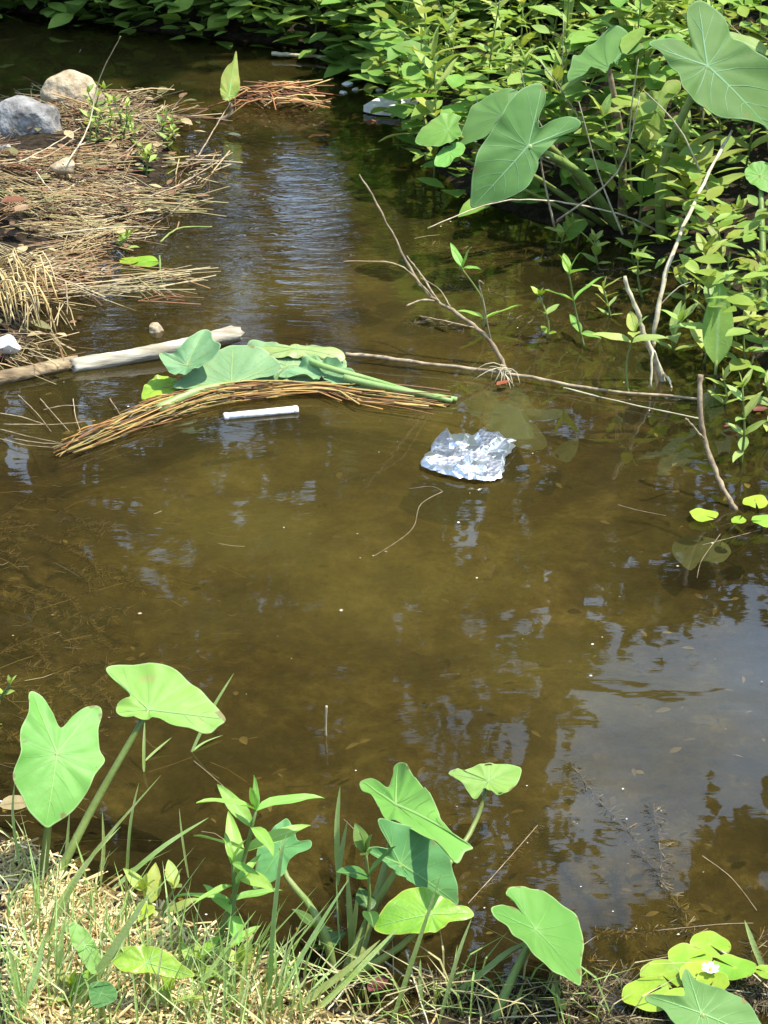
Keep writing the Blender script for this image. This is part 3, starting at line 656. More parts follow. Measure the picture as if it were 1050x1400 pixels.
for x, y, z, d in zip(X, Y, Z, D):
    g = .35 + .35*min(1, max(0, -d)) 
    for _ in range(2):
        cl = float(vnoise(x, y, 2.6, 11)); sp_ = float(vnoise(x, y, 1.7, 12))
        if cl < .30: continue
        leafquad(um, (x+U(-.05, .05), y+U(-.05, .05), max(z, 0)+U(0, 1)**.7*g*(.55+.9*cl)), U(.05, .10)*(1.7 if sp_ > .62 else .8 if sp_ < .35 else 1), .28 if sp_ < .35 else U(.4, .65), rc(*(((.75, .95, .7), (.6, .8, .6), (.9, 1.05, .8)) if sp_ > .62 else ((1.3, 1.15, .8), (1.15, 1.05, .7), (1.0, .8, .5)) if sp_ < .35 else ((1, 1, 1), (.8, .9, .6), (1.1, 1.0, .7), (.9, .7, .45)))))
tag(um.build('undergrowth', M['under']), 'tangled mass of green undergrowth covering the bank', 'undergrowth', kind='stuff')
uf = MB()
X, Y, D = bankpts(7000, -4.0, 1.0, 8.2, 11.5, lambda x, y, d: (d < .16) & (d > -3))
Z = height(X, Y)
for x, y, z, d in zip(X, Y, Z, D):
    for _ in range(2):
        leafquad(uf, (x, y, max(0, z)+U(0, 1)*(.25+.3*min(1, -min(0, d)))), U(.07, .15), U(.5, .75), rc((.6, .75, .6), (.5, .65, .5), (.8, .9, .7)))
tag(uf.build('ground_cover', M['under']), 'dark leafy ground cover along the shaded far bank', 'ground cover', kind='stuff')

LB = 'leafy weed with pointed opposite leaves in the thicket around the big taro'
X, Y, D = bankpts(1300, 0.0, 3.4, 5.4, 10.2, lambda x, y, d: (d < .06) & (d > -3.2) & (x < y*.24))
Z = height(X, Y); cnt = 0
for x, y, z, d in zip(X, Y, Z, D):
    if cnt >= 240: break
    if x > .95 and y < bA.y+.1 and d < -.25 and random.random() < .7: continue
    cnt += 1
    b = Vector((x, y, max(z, -.02))); H = (U(.28, .55) + .2*min(1, -min(0, d)))*(.6 if x > .9 and y < bA.y+.2 else 1)
    kind = random.choice((LW, LW, LN, LN, LY))
    lo = d > -.35; nr = 'yellowish' if kind is LY else 'narrow' if kind is LN else 'broad'
    lb = nr + '-leaved green weed ' + ('leaning over the water at the foot of the overgrown bank' if lo else 'in the thicket up on the overgrown bank')
    weed(b, b + Vector((U(-.12, .08), U(-.18, .05), H)), random.randint(4, 7), U(.06, .13) if random.random() < .65 else U(.13, .21), kind, lb, nr + '-leaved weeds ' + ('at the foot of the bank' if lo else 'up on the bank'))
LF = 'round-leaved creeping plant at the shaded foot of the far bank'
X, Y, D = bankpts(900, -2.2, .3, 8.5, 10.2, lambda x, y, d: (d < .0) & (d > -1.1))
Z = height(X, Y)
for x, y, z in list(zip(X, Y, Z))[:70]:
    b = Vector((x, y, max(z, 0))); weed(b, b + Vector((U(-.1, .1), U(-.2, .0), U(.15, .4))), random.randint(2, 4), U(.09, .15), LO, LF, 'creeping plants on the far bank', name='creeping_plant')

# ------------------------------------------------------------------ single weeds standing in the shallows
def hero(basepx, toppx, nodes, ll, meshes, label, Y0=None, dY=0.0, **kw):
    b = at(*basepx, -.02) if Y0 is None else at_y(*basepx, Y0)
    return weed(b, at_y(*toppx, b.y+dY), nodes, ll, meshes, label, None, **kw)
hero((800, 480), (778, 375), 3, .13, LH, 'bright weed with a tall pointed top leaf standing in the shallows')
hero((748, 470), (738, 405), 3, .05, LS, 'thin small-leaved sprig in the water beside the bright weed')
hero((660, 455), (632, 368), 2, .12, LH, 'small sprig of narrow leaves beside the forked dead branch', bend=(.03, 0, 0))
hero((860, 545), (868, 455), 2, .11, LW, 'weed with two level leaves near the broken thick stalks', start=.8, el=(-.1, .2), az0=0.1)
hero((960, 505), (968, 395), 4, .13, LW, 'weed with drooping grey-green leaves beside the large upright leaf')
hero((1020, 500), (1030, 420), 3, .09, LW, 'weed with a fan of leaves at the outer end of the shallows')
hero((1012, 640), (1015, 530), 5, .075, LW, 'low stem of whorled leaves above the curved dead stem')
hero((905, 330), (975, 300), 4, .10, LW, 'cluster of toothed bright leaves under the huge taro leaf')
hero((1000, 345), (1010, 290), 3, .10, LW, 'spray of shiny leaves by the bank foot')
for px, py, h_, k_ in ((880, 415, 60, LW), (1000, 430, 70, LN), (1035, 470, 80, LY), (955, 455, 60, LN), (925, 490, 50, LW), (1045, 590, 60, LW), (985, 560, 40, LY), (835, 440, 45, LN), (1040, 400, 70, LW), (820, 370, 40, LW), (770, 340, 35, LY)):
    b = at(px, py, -.02); weed(b, at_y(px+U(-15, 15), py-h_, b.y), random.randint(3, 5), U(.06, .10), k_, 'slim wild shoot standing in the dark shallows below the bank', 'shoots in the dark shallows')
hero((870, 370), (872, 320), 3, .08, LW, 'little leafy shoot at the bank foot')
hero((935, 420), (930, 380), 3, .08, LW, 'small shoot between the bank and the broken stalks')
# large upright dock-like leaf
b = at(978, 512, 0); t = thing('dock_leaf_plant', 'large single upright oblong leaf beside the curved dead stem', 'weed', b)
lf = lance(.36, .05, .12, 'leaf', 'fresh'); link('leaf', lf, t, mtx=frame(Vector((0, 0, .03)), Vector((.05, .5, 1)), .23, 0))
s = MB(); s.tube([(0, 0, -.03), (0, 0, .04)], [.005, .004], 6); s.build('stem', M['weed_stem'], t, loc=(0, 0, 0))

# foreground weed with long narrow leaves
b = gp_(285, 1325)
weed(b, at_y(350, 1108, b.y+.04), 5, .105, LH, 'tall weed with long narrow bright leaves at the edge of the cut grass', None, name='tall_weed', r=.0045, start=.42, el=(-.1, .45), az0=.2, taper=.2)
b = gp_(300, 1335); weed(b, at_y(318, 1180, b.y+.02), 4, .085, LH, 'second narrow-leaved weed leaning under the tall one', None, r=.004, el=(-.2, .4), az0=.6)
b = gp_(232, 1262); weed(b, at_y(238, 1215, b.y), 2, .075, LW, 'broad-leaved weed seedling between cut grass and water', None, el=(.1, .6))
b = gp_(475, 1345); weed(b, at_y(500, 1165, b.y+.03), 3, .065, LO, 'rounded-leaf sprig behind the taro clump', None, start=.5)
b = gp_(430, 1300); weed(b, at_y(432, 1270, b.y), 2, .06, LO, 'low dark sprig beside the thick bent stalk', None)
b = gp_(-5, 1010, 0); weed(b, at_y(14, 935, b.y), 4, .035, LS, 'tiny pale-leaved sprig standing in the water beside the upright taro', None)
b = gp_(760, 1375); weed(b, at_y(755, 1315, b.y), 2, .045, LS, 'tiny shoot below the single taro leaf', None)
for i, (px, py) in enumerate(((225, 1390), (90, 1385), (190, 1250), (320, 1350), (265, 1345))):
    b = gp_(px, py); weed(b, b+Vector((.01, 0, .05)), 2, .06, LS, 'low yellow-green weed among the cut grass', 'low weeds in the cut grass', start=.6)
for i, (px, py, H) in enumerate(((150, 175, .14), (165, 185, .12), (225, 195, .10), (185, 205, .10), (140, 200, .12), (175, 345, .05), (200, 240, .07), (128, 172, .12), (138, 188, .15), (155, 198, .10), (170, 200, .09), (182, 190, .12), (240, 190, .06), (232, 205, .06), (120, 200, .10), (195, 225, .06))):
    b = gp_(px, py); weed(b, b+Vector((U(-.02, .02), 0, H)), 3, .06, LW, 'small green weed sprouting from the straw heap by the stones', 'weeds on the straw heap')

# ------------------------------------------------------------------ lily pads
def pad_mesh(r, notch, seed):
    rs = random.Random(seed); mb = MB(); K = 36; V = [(0, 0, .002)]; uv = [(0, 0)]
    for s in (.3, .6, .85, .97, 1.0):
        for k in range(K+1):
            a = notch + .12 + (2*math.pi-.24)*k/K
            e = 1 + .05*math.sin(3*a+seed) + .02*math.sin(7*a+seed*2)
            wob = (.05*math.sin(4*a+seed)+.04*math.sin(2*a+seed*3))*s*s*r + .008*r*math.sin(13*a)*s*(1-s)*4
            V.append((math.cos(a)*r*s*e, math.sin(a)*r*s*e*.95, .002+wob+s*s*.03*r)); uv.append((s, 0))
    F = [(0, 1+k, 2+k) for k in range(K)]
    for i in range(4):
        for k in range(K): q = 1+i*(K+1)+k; F.append((q, q+K+1, q+K+2, q+1))
    mb.add(V, F, None, uv); return mb.mesh('pad', M['pad'])
def pads(name, label, lst, zz=.012, flower=None):
    c0 = at(lst[0][0], lst[0][1], 0); t = thing(name, label, 'water lily', c0)
    for i, (px, py, wpx, no, tilt) in enumerate(lst):
        p = at(px, py, zz+.005*i); r = wpx/2*(p - Vector((0, 0, CAM_H))).length/FPX
        m_ = Matrix.Translation(p-c0) @ Matrix.Rotation(tilt, 4, 'X') @ Matrix.Rotation(tilt*.6*(-1)**i, 4, 'Y')
        link('pad', pad_mesh(r, no, i*1.7+px), t, mtx=m_)
        s = MB(); q = p-c0; s.tube(spline([q-Vector((0, 0, .004)), q+Vector((U(-.03, .03), .02, -.05)), Vector((0, 0, -.16))], 6), .0018, 5); s.build('leaf_stalk', M['stalk'], t, loc=(0, 0, 0))
    if flower:
        p = at(*flower, .05)-c0; fl = MB(); 
        for k in range(6):
            a = k*1.047+.3; u = Vector((math.cos(a), math.sin(a), .45)); sd = Vector((-math.sin(a), math.cos(a), 0))
            L = .014; fl.add([p, p+u*L*.55+sd*L*.45, p+u*L*1.05+sd*L*.2, p+u*L*1.05-sd*L*.2, p+u*L*.55-sd*L*.45], [(0, 1, 2, 3, 4)])
        f = fl.build('flower', M['petal'], t, loc=(0, 0, 0))
        ce = MB(); ce.tube([p+Vector((0, 0, .001)), p+Vector((0, 0, .006))], [.003, .002], 6); ce.build('flower_centre', M['pollen'], f, loc=(0, 0, 0))
        s = MB(); s.tube([p, p*.6+Vector((0, 0, -.05)), Vector((0, 0, -.15))], .0018, 5); s.build('flower_stalk', M['stalk'], t, loc=(0, 0, 0))
pads('lily_plant', 'cluster of yellow-green lily pads with one small white flower', [(970, 1293, 54, 5.4, .05), (942, 1312, 58, .3, .05), (905, 1334, 58, 5.2, .04), (885, 1361, 66, .6, .08), (958, 1333, 56, 5, .02), (1004, 1324, 56, 2.5, -.05), (975, 1343, 44, 4.2, 0), (928, 1366, 40, .5, 0), (1048, 1330, 30, 2.7, 0)], flower=(971, 1327))
pads('lily_plant', 'pair of small lily pads by the curved dead stem', [(962, 705, 38, 5.6, .03), (1033, 687, 34, 4.7, .1), (1044, 713, 32, 3.3, .1), (1010, 712, 20, 1, .1)])
pads('lily_plant', 'bright lily pad beside the floating straw heap', [(198, 359, 42, .2, .03), (177, 357, 26, 3, .03)])

# ------------------------------------------------------------------ floating raft: log, hay bundle, cut leaves
def logobj(name, label, P, rads, mat, seed, broken=True):
    rs = random.Random(seed); b0 = P[0].copy(); mb = MB(); n = 26; S = 14; Q = spline(P, n); V = []; F = []; uv = []
    for i, p in enumerate(Q):
        t = (Q[min(i+1, n-1)]-Q[max(i-1, 0)]).normalized(); a = t.cross(Vector((0, 0, 1))).normalized(); b = a.cross(t)
        f = i/(n-1); rr0 = rads[0]+(rads[1]-rads[0])*f
        for k in range(S):
            an = 2*math.pi*k/S; e = rr0*(1 + .10*math.sin(3*an+f*4+seed) + .06*math.sin(7*an+f*11) + rs.uniform(-.05, .05))
            off = t*(rs.uniform(-.012, .012) if broken and i in (0, n-1) else 0)
            V.append(p - b0 + a*math.cos(an)*e + b*math.sin(an)*e*.8 + off); uv.append((k/S, f))
    for i in range(n-1):
        for k in range(S): F.append((i*S+k, i*S+(k+1) % S, (i+1)*S+(k+1) % S, (i+1)*S+k))
    c1 = len(V); V += [Q[0]-b0, Q[-1]-b0-(Q[-1]-Q[-2])*.3]; uv += [(0, 0)]*2
    for k in range(S): F.append((c1, (k+1) % S, k)); F.append((c1+1, (n-1)*S+k, (n-1)*S+(k+1) % S))
    mb.add(V, F, None, uv); o_ = mb.build(name, M[mat], None, loc=b0)
    return tag(o_, label, 'log'), Q
lg, _ = logobj('log', 'pale weathered log lying across the water behind the cut leaves', [at(100, 500, .012), at(215, 480, .02), at(325, 456, .03)], (.023, .028), 'log', 3)
lg, _ = logobj('log', 'brown rotting log end half sunk in the straw', [at(-60, 530, .0), at(20, 514, .01), at(108, 494, .012)], (.026, .021), 'log_bark', 5)

hb = at(330, 545, .02); t = thing('hay_bundle', 'curved bundle of golden straw stalks floating under the cut leaves', 'straw', hb)
spine = [(72, 620), (140, 592), (215, 562), (290, 541), (370, 533), (450, 534), (530, 543), (612, 553)]
SP_ = [at(x, y, .012) for x, y in spine]; FULL = spline(SP_, 60)
HC = ((.50, .31, .09), (.38, .20, .06), (.60, .43, .16), (.24, .11, .04), (.42, .33, .10), (.28, .25, .08), (.16, .09, .04))
for k in range(190):
    a = U(0, .62) if random.random() < .75 else U(.3, .7); ln = U(.12, .5)**1.1; i0 = int(a*58); i1 = min(59, int((a+ln)*58))
    off = random.gauss(0, .024); off2 = off*.5+random.gauss(0, .024); dz = abs(random.gauss(-.002, .011))-.003; pts = []
    for j in range(8):
        f = j/7; q = FULL[int(i0+(i1-i0)*f)]; i_ = min(58, int(i0+(i1-i0)*f)); tn = (FULL[i_+1]-FULL[i_]).normalized(); sd = Vector((-tn.y, tn.x, 0))
        env = .35+.65*math.sin(math.pi*min(1, (i_/58)*1.25+.12)) if i_ < 45 else .9
        kx = U(-.004, .004); pts.append(q + Vector((kx, kx*.5, 0)) + sd*(off*(1-f)+off2*f)*1.5*env + Vector((0, 0, dz+.006*math.sin(f*5+k))) - hb)
    s = MB(); s.tube(pts, [U(.0010, .0026)]*8, 4, rc(*HC)); s.build('stalk', M['straw'], t, loc=(0, 0, 0))

# cut taro leaves heaped on the raft
hp = at(315, 520, .03); t = thing('cut_taro_leaf', 'fan-shaped cut taro leaf facing up on the floating straw', 'leaf', hp)
Yb = at(315, 525, .03).y
taro_blade(t, (316, 524), (318, 470), (240, 530), (385, 500),
    [(318, 468), (300, 474), (280, 484), (262, 500), (248, 518), (238, 535), (262, 535), (290, 530), (316, 527), (345, 520), (372, 516), (386, 506), (376, 490), (360, 478), (340, 470)], Yb, normal=(.0, -.42, .9), mat='taro_cut', vmat='stalk_pale', cup=.12, droop=.12)
stalk(t, at(215, 560, .02), at_y(316, 524, Yb), .010, (0, 0, .012), mat='stalk_pale')
hp = at(255, 515, .03); t = thing('cut_taro_leaf', 'dark curled taro leaf leaning on the log behind the fan-shaped one', 'leaf', hp)
taro_blade(t, (255, 500), (278, 448), (222, 490), (290, 480),
    [(277, 447), (262, 462), (252, 475), (236, 486), (220, 488), (228, 505), (240, 516), (262, 512), (290, 495), (304, 478), (292, 465), (288, 452)], at(255, 515, .05).y, normal=(-.15, -.6, .8), mat='taro_cut', vmat='stalk_pale', cup=.4, wave=.05)
hp = at(410, 500, .03); t = thing('cut_taro_leaf', 'limp taro leaf with a pale folded edge draped on the floating straw', 'leaf', hp)
taro_blade(t, (392, 500), (472, 490), (345, 478), (360, 518),
    [(474, 487), (470, 502), (452, 512), (428, 520), (400, 524), (370, 522), (350, 516), (338, 500), (334, 482), (342, 466), (365, 467), (395, 470), (430, 471), (455, 472), (468, 476)], at(392, 500, .045).y, normal=(.0, -.40, .92), mat='taro_cut', vmat='stalk_pale', wave=.05, cup=-.15, droop=.1)
taro_blade(t, (405, 477), (468, 481), (345, 468), (350, 484),
    [(471, 481), (455, 486), (430, 484), (400, 485), (370, 484), (345, 480), (338, 470), (350, 465), (385, 467), (420, 469), (455, 471), (469, 475)], at(405, 477, .075).y, normal=(.0, -.15, 1), mat='stalk_pale', vmat='taro_cut', wave=.03, cup=-.2, droop=.08, name='folded_edge', label='pale folded-over edge of the leaf')
hp = at(500, 530, .03); t = thing('cut_taro_stalk', 'pair of thick pale green cut stalks with a crumpled leaf', 'leaf', hp)
for P, r in (([(408, 484, .06), (440, 500, .055), (510, 520, .03), (565, 536, .02), (618, 548, .016)], .009), ([(470, 516, .040), (540, 532, .028), (625, 546, .010)], .0095)):
    s = MB(); s.tube([p-hp for p in spline([at(*q) for q in P], 12)], [r*(1-.03*i) for i in range(12)], 8); s.build('leaf_stalk', M['stalk_pale'], t, loc=(0, 0, 0))
taro_blade(t, (440, 512), (505, 532), (385, 518), (430, 490),
    [(510, 536), (490, 538), (468, 530), (440, 522), (410, 520), (382, 518), (392, 508), (408, 500), (425, 492), (445, 494), (470, 500), (492, 518)], at(440, 512, .03).y, normal=(.0, -.5, .85), mat='taro_cut', vmat='vein', wave=.07, cup=.3)
hp = at(218, 530, .02); t = thing('cut_taro_leaf', 'small yellow-green cut leaf at the end of the floating straw', 'leaf', hp)
taro_blade(t, (220, 530), (195, 540), (240, 518), (238, 545),
    [(193, 540), (200, 525), (215, 516), (235, 515), (244, 525), (236, 545), (215, 548), (205, 548)], hp.y, normal=(0, -.3, 1), mat='pad', vmat='vein_young', wave=.06)

# white tube
p0, p1 = at(308, 566, .012), at(405, 556, .014); t = thing('plastic_tube', 'white plastic tube floating in front of the straw', 'tube', p0); t.scale = (1, 1, .7); t.location.z = .005
d = (p1-p0).normalized(); s = MB()
s.tube([p0+d*.006-p0, p1-d*.006-p0], [.0128, .0128], 20); s.build('tube_body', M['white_plastic'], t, loc=(0, 0, 0))
for q, sg in ((p0, -1), (p1, 1)):
    s = MB(); q = q-p0; s.tube([q-d*sg*.0061, q-d*sg*.004, q+d*sg*.002, q+d*sg*.005], [.0138, .0142, .0138, .0110], 20); s.build('end_cap', M['white_plastic'], t, loc=(0, 0, 0))

# crumpled foil
fo = [(577, 640), (588, 618), (605, 600), (628, 598), (655, 600), (680, 606), (702, 604), (700, 622), (690, 632), (688, 655), (665, 662), (640, 660), (600, 652)]
fc = at(640, 632, .015); pts = spline([at(x, y, .0) for x, y in fo], 64, True); mb = MB(); V = [(0, 0, .025)]; F = []
rs = random.Random(4); NR = 11
seeds = [(rs.uniform(-.13, .13), rs.uniform(-.13, .13), rs.uniform(.003, .014), rs.uniform(-.28, .28), rs.uniform(-.28, .28)) for _ in range(46)]
def fz(x, y):
    b = min(seeds, key=lambda s_: (x-s_[0])**2+(y-s_[1])**2); return b[2]+b[3]*(x-b[0])+b[4]*(y-b[1])
for i in range(1, NR+1):
    for k in range(64):
        q = (pts[k]-Vector((fc.x, fc.y, 0)))*(i/NR)*(1+(.03*math.sin(k*2.7) if i == NR else 0)); x, y = q.x+rs.uniform(-.004, .004), q.y+rs.uniform(-.004, .004)
        V.append((x, y, max(-.012, fz(x, y)*(1 if i < NR else .25) - (.006 if i == NR else .002))))
for k in range(64): F.append((0, 1+k, 1+(k+1) % 64))
for i in range(NR-1):
    for k in range(64):
        a, b_, c_, d_ = 1+i*64+k, 1+i*64+(k+1) % 64, 1+(i+1)*64+(k+1) % 64, 1+(i+1)*64+k
        F += [(a, d_, b_), (b_, d_, c_)] if rs.random() < .5 else [(a, d_, c_), (a, c_, b_)]
mb.add(V, F); o_ = mb.build('aluminium_foil', M['foil'], None, smooth=False, loc=fc); tag(o_, 'crumpled sheet of silver foil floating on the brown water', 'foil')

# ------------------------------------------------------------------ stones and boards
def rock(name, label, px, py, wpx, hpx, mat, seed, z=.0, depth=.8, bumpy=.18, flat=None):
    c = at(px, py, z); k = (c-Vector((0, 0, CAM_H))).length/FPX; rs = random.Random(seed)
    import bmesh
    bm = bmesh.new(); bmesh.ops.create_icosphere(bm, subdivisions=4, radius=1)
    planes = [(Vector((rs.gauss(0, 1), rs.gauss(0, 1), rs.gauss(0, 1))).normalized(), rs.uniform(.62, .92)) for _ in range(14)]
    for v in bm.verts:
        p = v.co.copy()
        for nn, dd in planes:
            q = p.dot(nn)
            if q > dd: p -= nn*(q-dd)*.97
        p *= 1+bumpy*.25*math.sin(p.x*6+seed)*math.sin(p.y*5+p.z*7)
        v.co = Vector((p.x*wpx*k*.5, p.y*wpx*k*.5*depth, p.z*hpx*k*.56))
    m_ = bpy.data.meshes.new(name); bm.to_mesh(m_); bm.free(); m_.materials.append(M[mat]); m_.polygons.foreach_set('use_smooth', [True]*len(m_.polygons))
    return tag(link(name, m_, None, loc=c), label, 'stone')
rock('stone', 'large grey stone at the edge of the straw heap', 38, 186, 110, 100, 'rock_grey', 1, .07)
rock('stone', 'tan angular stone behind the grey one', 100, 143, 92, 80, 'rock_tan', 2, .045, depth=.6)
rock('stone', 'dark stone chip below the large grey stone', 4, 212, 40, 30, 'rock_grey', 3, .08)
rock('stone', 'small brown stone lying in the straw', 86, 228, 36, 24, 'rock_tan', 4, .12)
rock('stone', 'small tan stone near the far end of the pale log', 214, 452, 24, 24, 'rock_tan', 5, .0)
rock('stone', 'whitish flat stone half under the straw tuft', 6, 472, 50, 24, 'white_stone', 6, .05)
bc = at(535, 140, .02); mb = MB(); ol = [at(x, y, .03)-bc for x, y in ((497, 144), (515, 134), (545, 124), (575, 128), (568, 148), (540, 150), (515, 148))]
V = [v for v in ol]+[v-Vector((0, 0, .025)) for v in ol]; nn_ = len(ol)
mb.add(V, [tuple(range(nn_))[::-1], tuple(range(nn_, 2*nn_))]+[(k, (k+1) % nn_, nn_+(k+1) % nn_, nn_+k) for k in range(nn_)])
tag(mb.build('board', M['white_stone'], None, smooth=False, loc=bc), 'broken white board at the foot of the overgrown bank', 'board')
for i, (px, py, w_) in enumerate(((470, 127, 12), (486, 123, 10), (519, 124, 11), (475, 115, 18))):
    rock('pebble', 'small pale pebble breaking the surface near the white board', px, py, w_, 7, 'white_stone', 20+i, .0)['group'] = 'pebbles near the white board'

# ------------------------------------------------------------------ dead branches, stems, twigs
def twig(name, label, lines, mat='twig', cat='branch', group=None):
    """lines: ([(px,py,Y or ('z',h))...], r0, r1); first is the main stem, others are side twigs"""
    L = []
    for P, r0, r1 in lines: L.append(([at(p[0], p[1], p[2]) if len(p) == 3 else at_y(p[0], p[1], p[3]) for p in P], r0, r1))
    b0 = L[0][0][0]; t = None
    if len(L) > 1: t = thing(name, label, cat, b0, group)
    for i, (P, r0, r1) in enumerate(L):
        n = max(8, 5*len(P)); Q = spline([p-b0 for p in P], n)
        r0 *= .72; r1 *= .72; Q = [q + Vector((U(-1, 1), U(-1, 1), U(-1, 1)))*r0*.35 for q in Q]
        s = MB(); s.tube(Q, [(r0+(r1-r0)*j/(n-1))*U(.82, 1.2) for j in range(n)], 7)
        if t: s.build('stem' if i == 0 else 'side_twig', M[mat], t, loc=(0, 0, 0))
        else: tag(s.build(name, M[mat], None, loc=b0), label, cat, group)
def Y_(px, py, z=0): return at(px, py, z).y
yb = Y_(690, 500)
q = lambda x, y, dy=0: (x, y, 0, yb+dy)
twig('dead_branch', 'forked dead branch slanting up out of the water', [
    ([q(692, 503), q(668, 465, .02), q(630, 432, .05), q(590, 405, .08), q(562, 370, .1), (527, 300, 0, yb+.15), (490, 238, 0, yb+.2)], .010, .0025),
    ([q(590, 405, .08), q(575, 388, .05), q(540, 360, .0), q(470, 357, -.05)], .004, .0015),
    ([q(595, 412, .08), q(578, 410, .05), q(556, 418, .0)], .005, .003),
    ([q(600, 412, .07), q(575, 375, .15), q(556, 350, .18)], .005, .002),
    ([q(648, 448, .03), q(615, 440, .0), q(574, 432, -.03)], .003, .001),
    ([q(616, 420, .05), q(600, 395, .1), q(575, 380, .1)], .003, .001),
    ([q(672, 470, .02), q(660, 410, .02), q(655, 385, .02), q(662, 388, .02)], .0035, .002)])
twig('dead_stick', 'long brown stick floating from the folded leaf to the bank plants', [([(472, 484, .02), (560, 494, .02), (690, 510, .018), (800, 530, .012), (955, 545, .006)], .0085, .004)], cat='stick')
twig('dead_stick', 'thin straw-coloured stick crossing under the long brown stick', [([(770, 530, .012), (860, 552, .01), (955, 572, .008)], .003, .002)], 'twig_pale', cat='stick')
yw = Y_(915, 335)
twig('dead_branch', 'pale thin stem arching over the water below the broad taro leaf', [([(915, 326, 0, yw), (860, 297, 0, yw-.05), (780, 278, 0, yw-.1), (705, 273, 0, yw-.15), (650, 285, 0, yw-.2), (585, 312, 0, yw-.3)], .0045, .002)], 'twig_pale', cat='stick')
yw = Y_(893, 470)
twig('dead_branch', 'pale thick dead stalk leaning up towards the huge taro leaf', [([(892, 480, 0, yw), (902, 410, 0, yw+.05), (922, 340, 0, yw+.15), (962, 250, 0, yw+.4), (1000, 180, 0, yw+.6)], .010, .006), ([(900, 420, 0, yw+.05), (925, 395, 0, yw+.05), (945, 385, 0, yw+.05)], .003, .002)], 'twig_pale', cat='stick')
yw = Y_(905, 520)
twig('dead_branch', 'thick broken dead stalk standing in the shallows', [([(908, 522, 0, yw), (885, 470, 0, yw), (868, 420, 0, yw), (853, 379, 0, yw)], .013, .007), ([(905, 515, 0, yw), (893, 480, 0, yw-.02), (890, 530, 0, yw-.06)], .006, .004), ([(905, 510, 0, yw), (915, 520, 0, yw-.03), (918, 535, 0, yw-.05)], .006, .003)], 'twig_pale', cat='stick')
yw = Y_(1005, 697)
twig('dead_branch', 'curved reddish dead stem rising from the small lily pads', [([(1007, 698, 0, yw), (985, 660, 0, yw+.05), (965, 605, 0, yw+.1), (957, 560, 0, yw+.12), (958, 512, 0, yw+.15)], .0075, .009), ([(962, 600, 0, yw+.1), (945, 580, 0, yw+.05), (938, 572, 0, yw+.05)], .004, .003)], cat='stick')
twig('dead_stick', 'pale split cane floating at the foot of the far bank', [([(372, 73, .02), (430, 77, .02), (508, 84, .02)], .012, .009)], 'twig_pale', cat='stick')
twig('dead_stick', 'short upright twig poking out of the open water', [([(446, 1030, 0, Y_(446, 1005)), (445, 1000, 0, Y_(446, 1005)), (446, 965, 0, Y_(446, 1005))], .003, .0032)], 'twig_pale', cat='stick')
ST = 'thin dead twig resting on the straw heap by the stones'
for P, mt in (([(88, 228, .15), (120, 175, .2), (135, 110, .35), (165, 50, .55)], 'twig_pale'), ([(170, 210, .1), (210, 175, .15), (252, 130, .25)], 'twig'), ([(225, 190, .06), (195, 165, .1), (173, 142, .14)], 'twig'),
              ([(270, 215, .02), (300, 165, .05), (315, 140, .10)], 'twig'), ([(200, 270, .05), (250, 250, .05), (318, 208, .05)], 'twig'), ([(25, 222, .16), (60, 205, .17), (110, 175, .2)], 'twig_pale'),
              ([(50, 235, .12), (60, 250, .13), (75, 265, .13)], 'twig_pale'), ([(75, 320, .1), (140, 312, .1), (205, 309, .08)], 'twig_pale'), ([(220, 330, .05), (245, 312, .05), (290, 310, .03)], 'grass'), ([(235, 290, .04), (255, 275, .03), (268, 288, .02)], 'twig'),
              ([(218, 350, .02), (220, 375, .01), (222, 392, .0)], 'grass'), ([(100, 380, .02), (130, 400, .02), (146, 412, .01)], 'twig'), ([(90, 385, .08), (92, 410, .05), (92, 430, .03)], 'twig'), ([(0, 225, .15), (60, 215, .16), (100, 190, .18)], 'twig')):
    twig('dead_twig', ST, [(P, .004, .002)], mt, cat='twig', group='twigs on the straw heap')
SW = 'thin straw stem lying on the water before the logs'
for a, b in (((0, 587), (80, 605)), ((0, 600), (75, 612)), ((5, 580), (130, 575)), ((25, 540), (70, 590)), ((55, 545), (95, 590)), ((100, 545), (110, 590)), ((20, 600), (90, 607)), ((0, 565), (60, 580)), ((150, 545), (170, 580)), ((60, 560), (120, 555))):
    twig('floating_straw', SW, [([(*a, .008), ((a[0]+b[0])/2+U(-4, 4), (a[1]+b[1])/2+U(-3, 3), .012), (*b, .008)], .002, .0012)], 'twig', cat='straw', group='straws on the water before the logs')
WT = 'hair-thin root trailing on the open water'
for P in ([(605, 672), (575, 690), (562, 725), (512, 760)], [(560, 668), (590, 665), (606, 672)], [(660, 600), (640, 640), (640, 610)], [(960, 1170), (1000, 1200), (1035, 1245)], [(900, 1272), (980, 1264), (1030, 1262)], [(845, 690), (870, 697), (910, 705)], [(640, 1235), (690, 1180), (735, 1128)], [(960, 745), (1000, 735), (1048, 722)], [(985, 730), (960, 765), (953, 790)], [(480, 1130), (470, 1120), (490, 1140)], [(265, 1040), (300, 1070), (330, 1100)]):
    twig('root_thread', WT, [([(*p, .002) for p in P], .0009, .0006)], cat='root', group='threads floating on the open water')

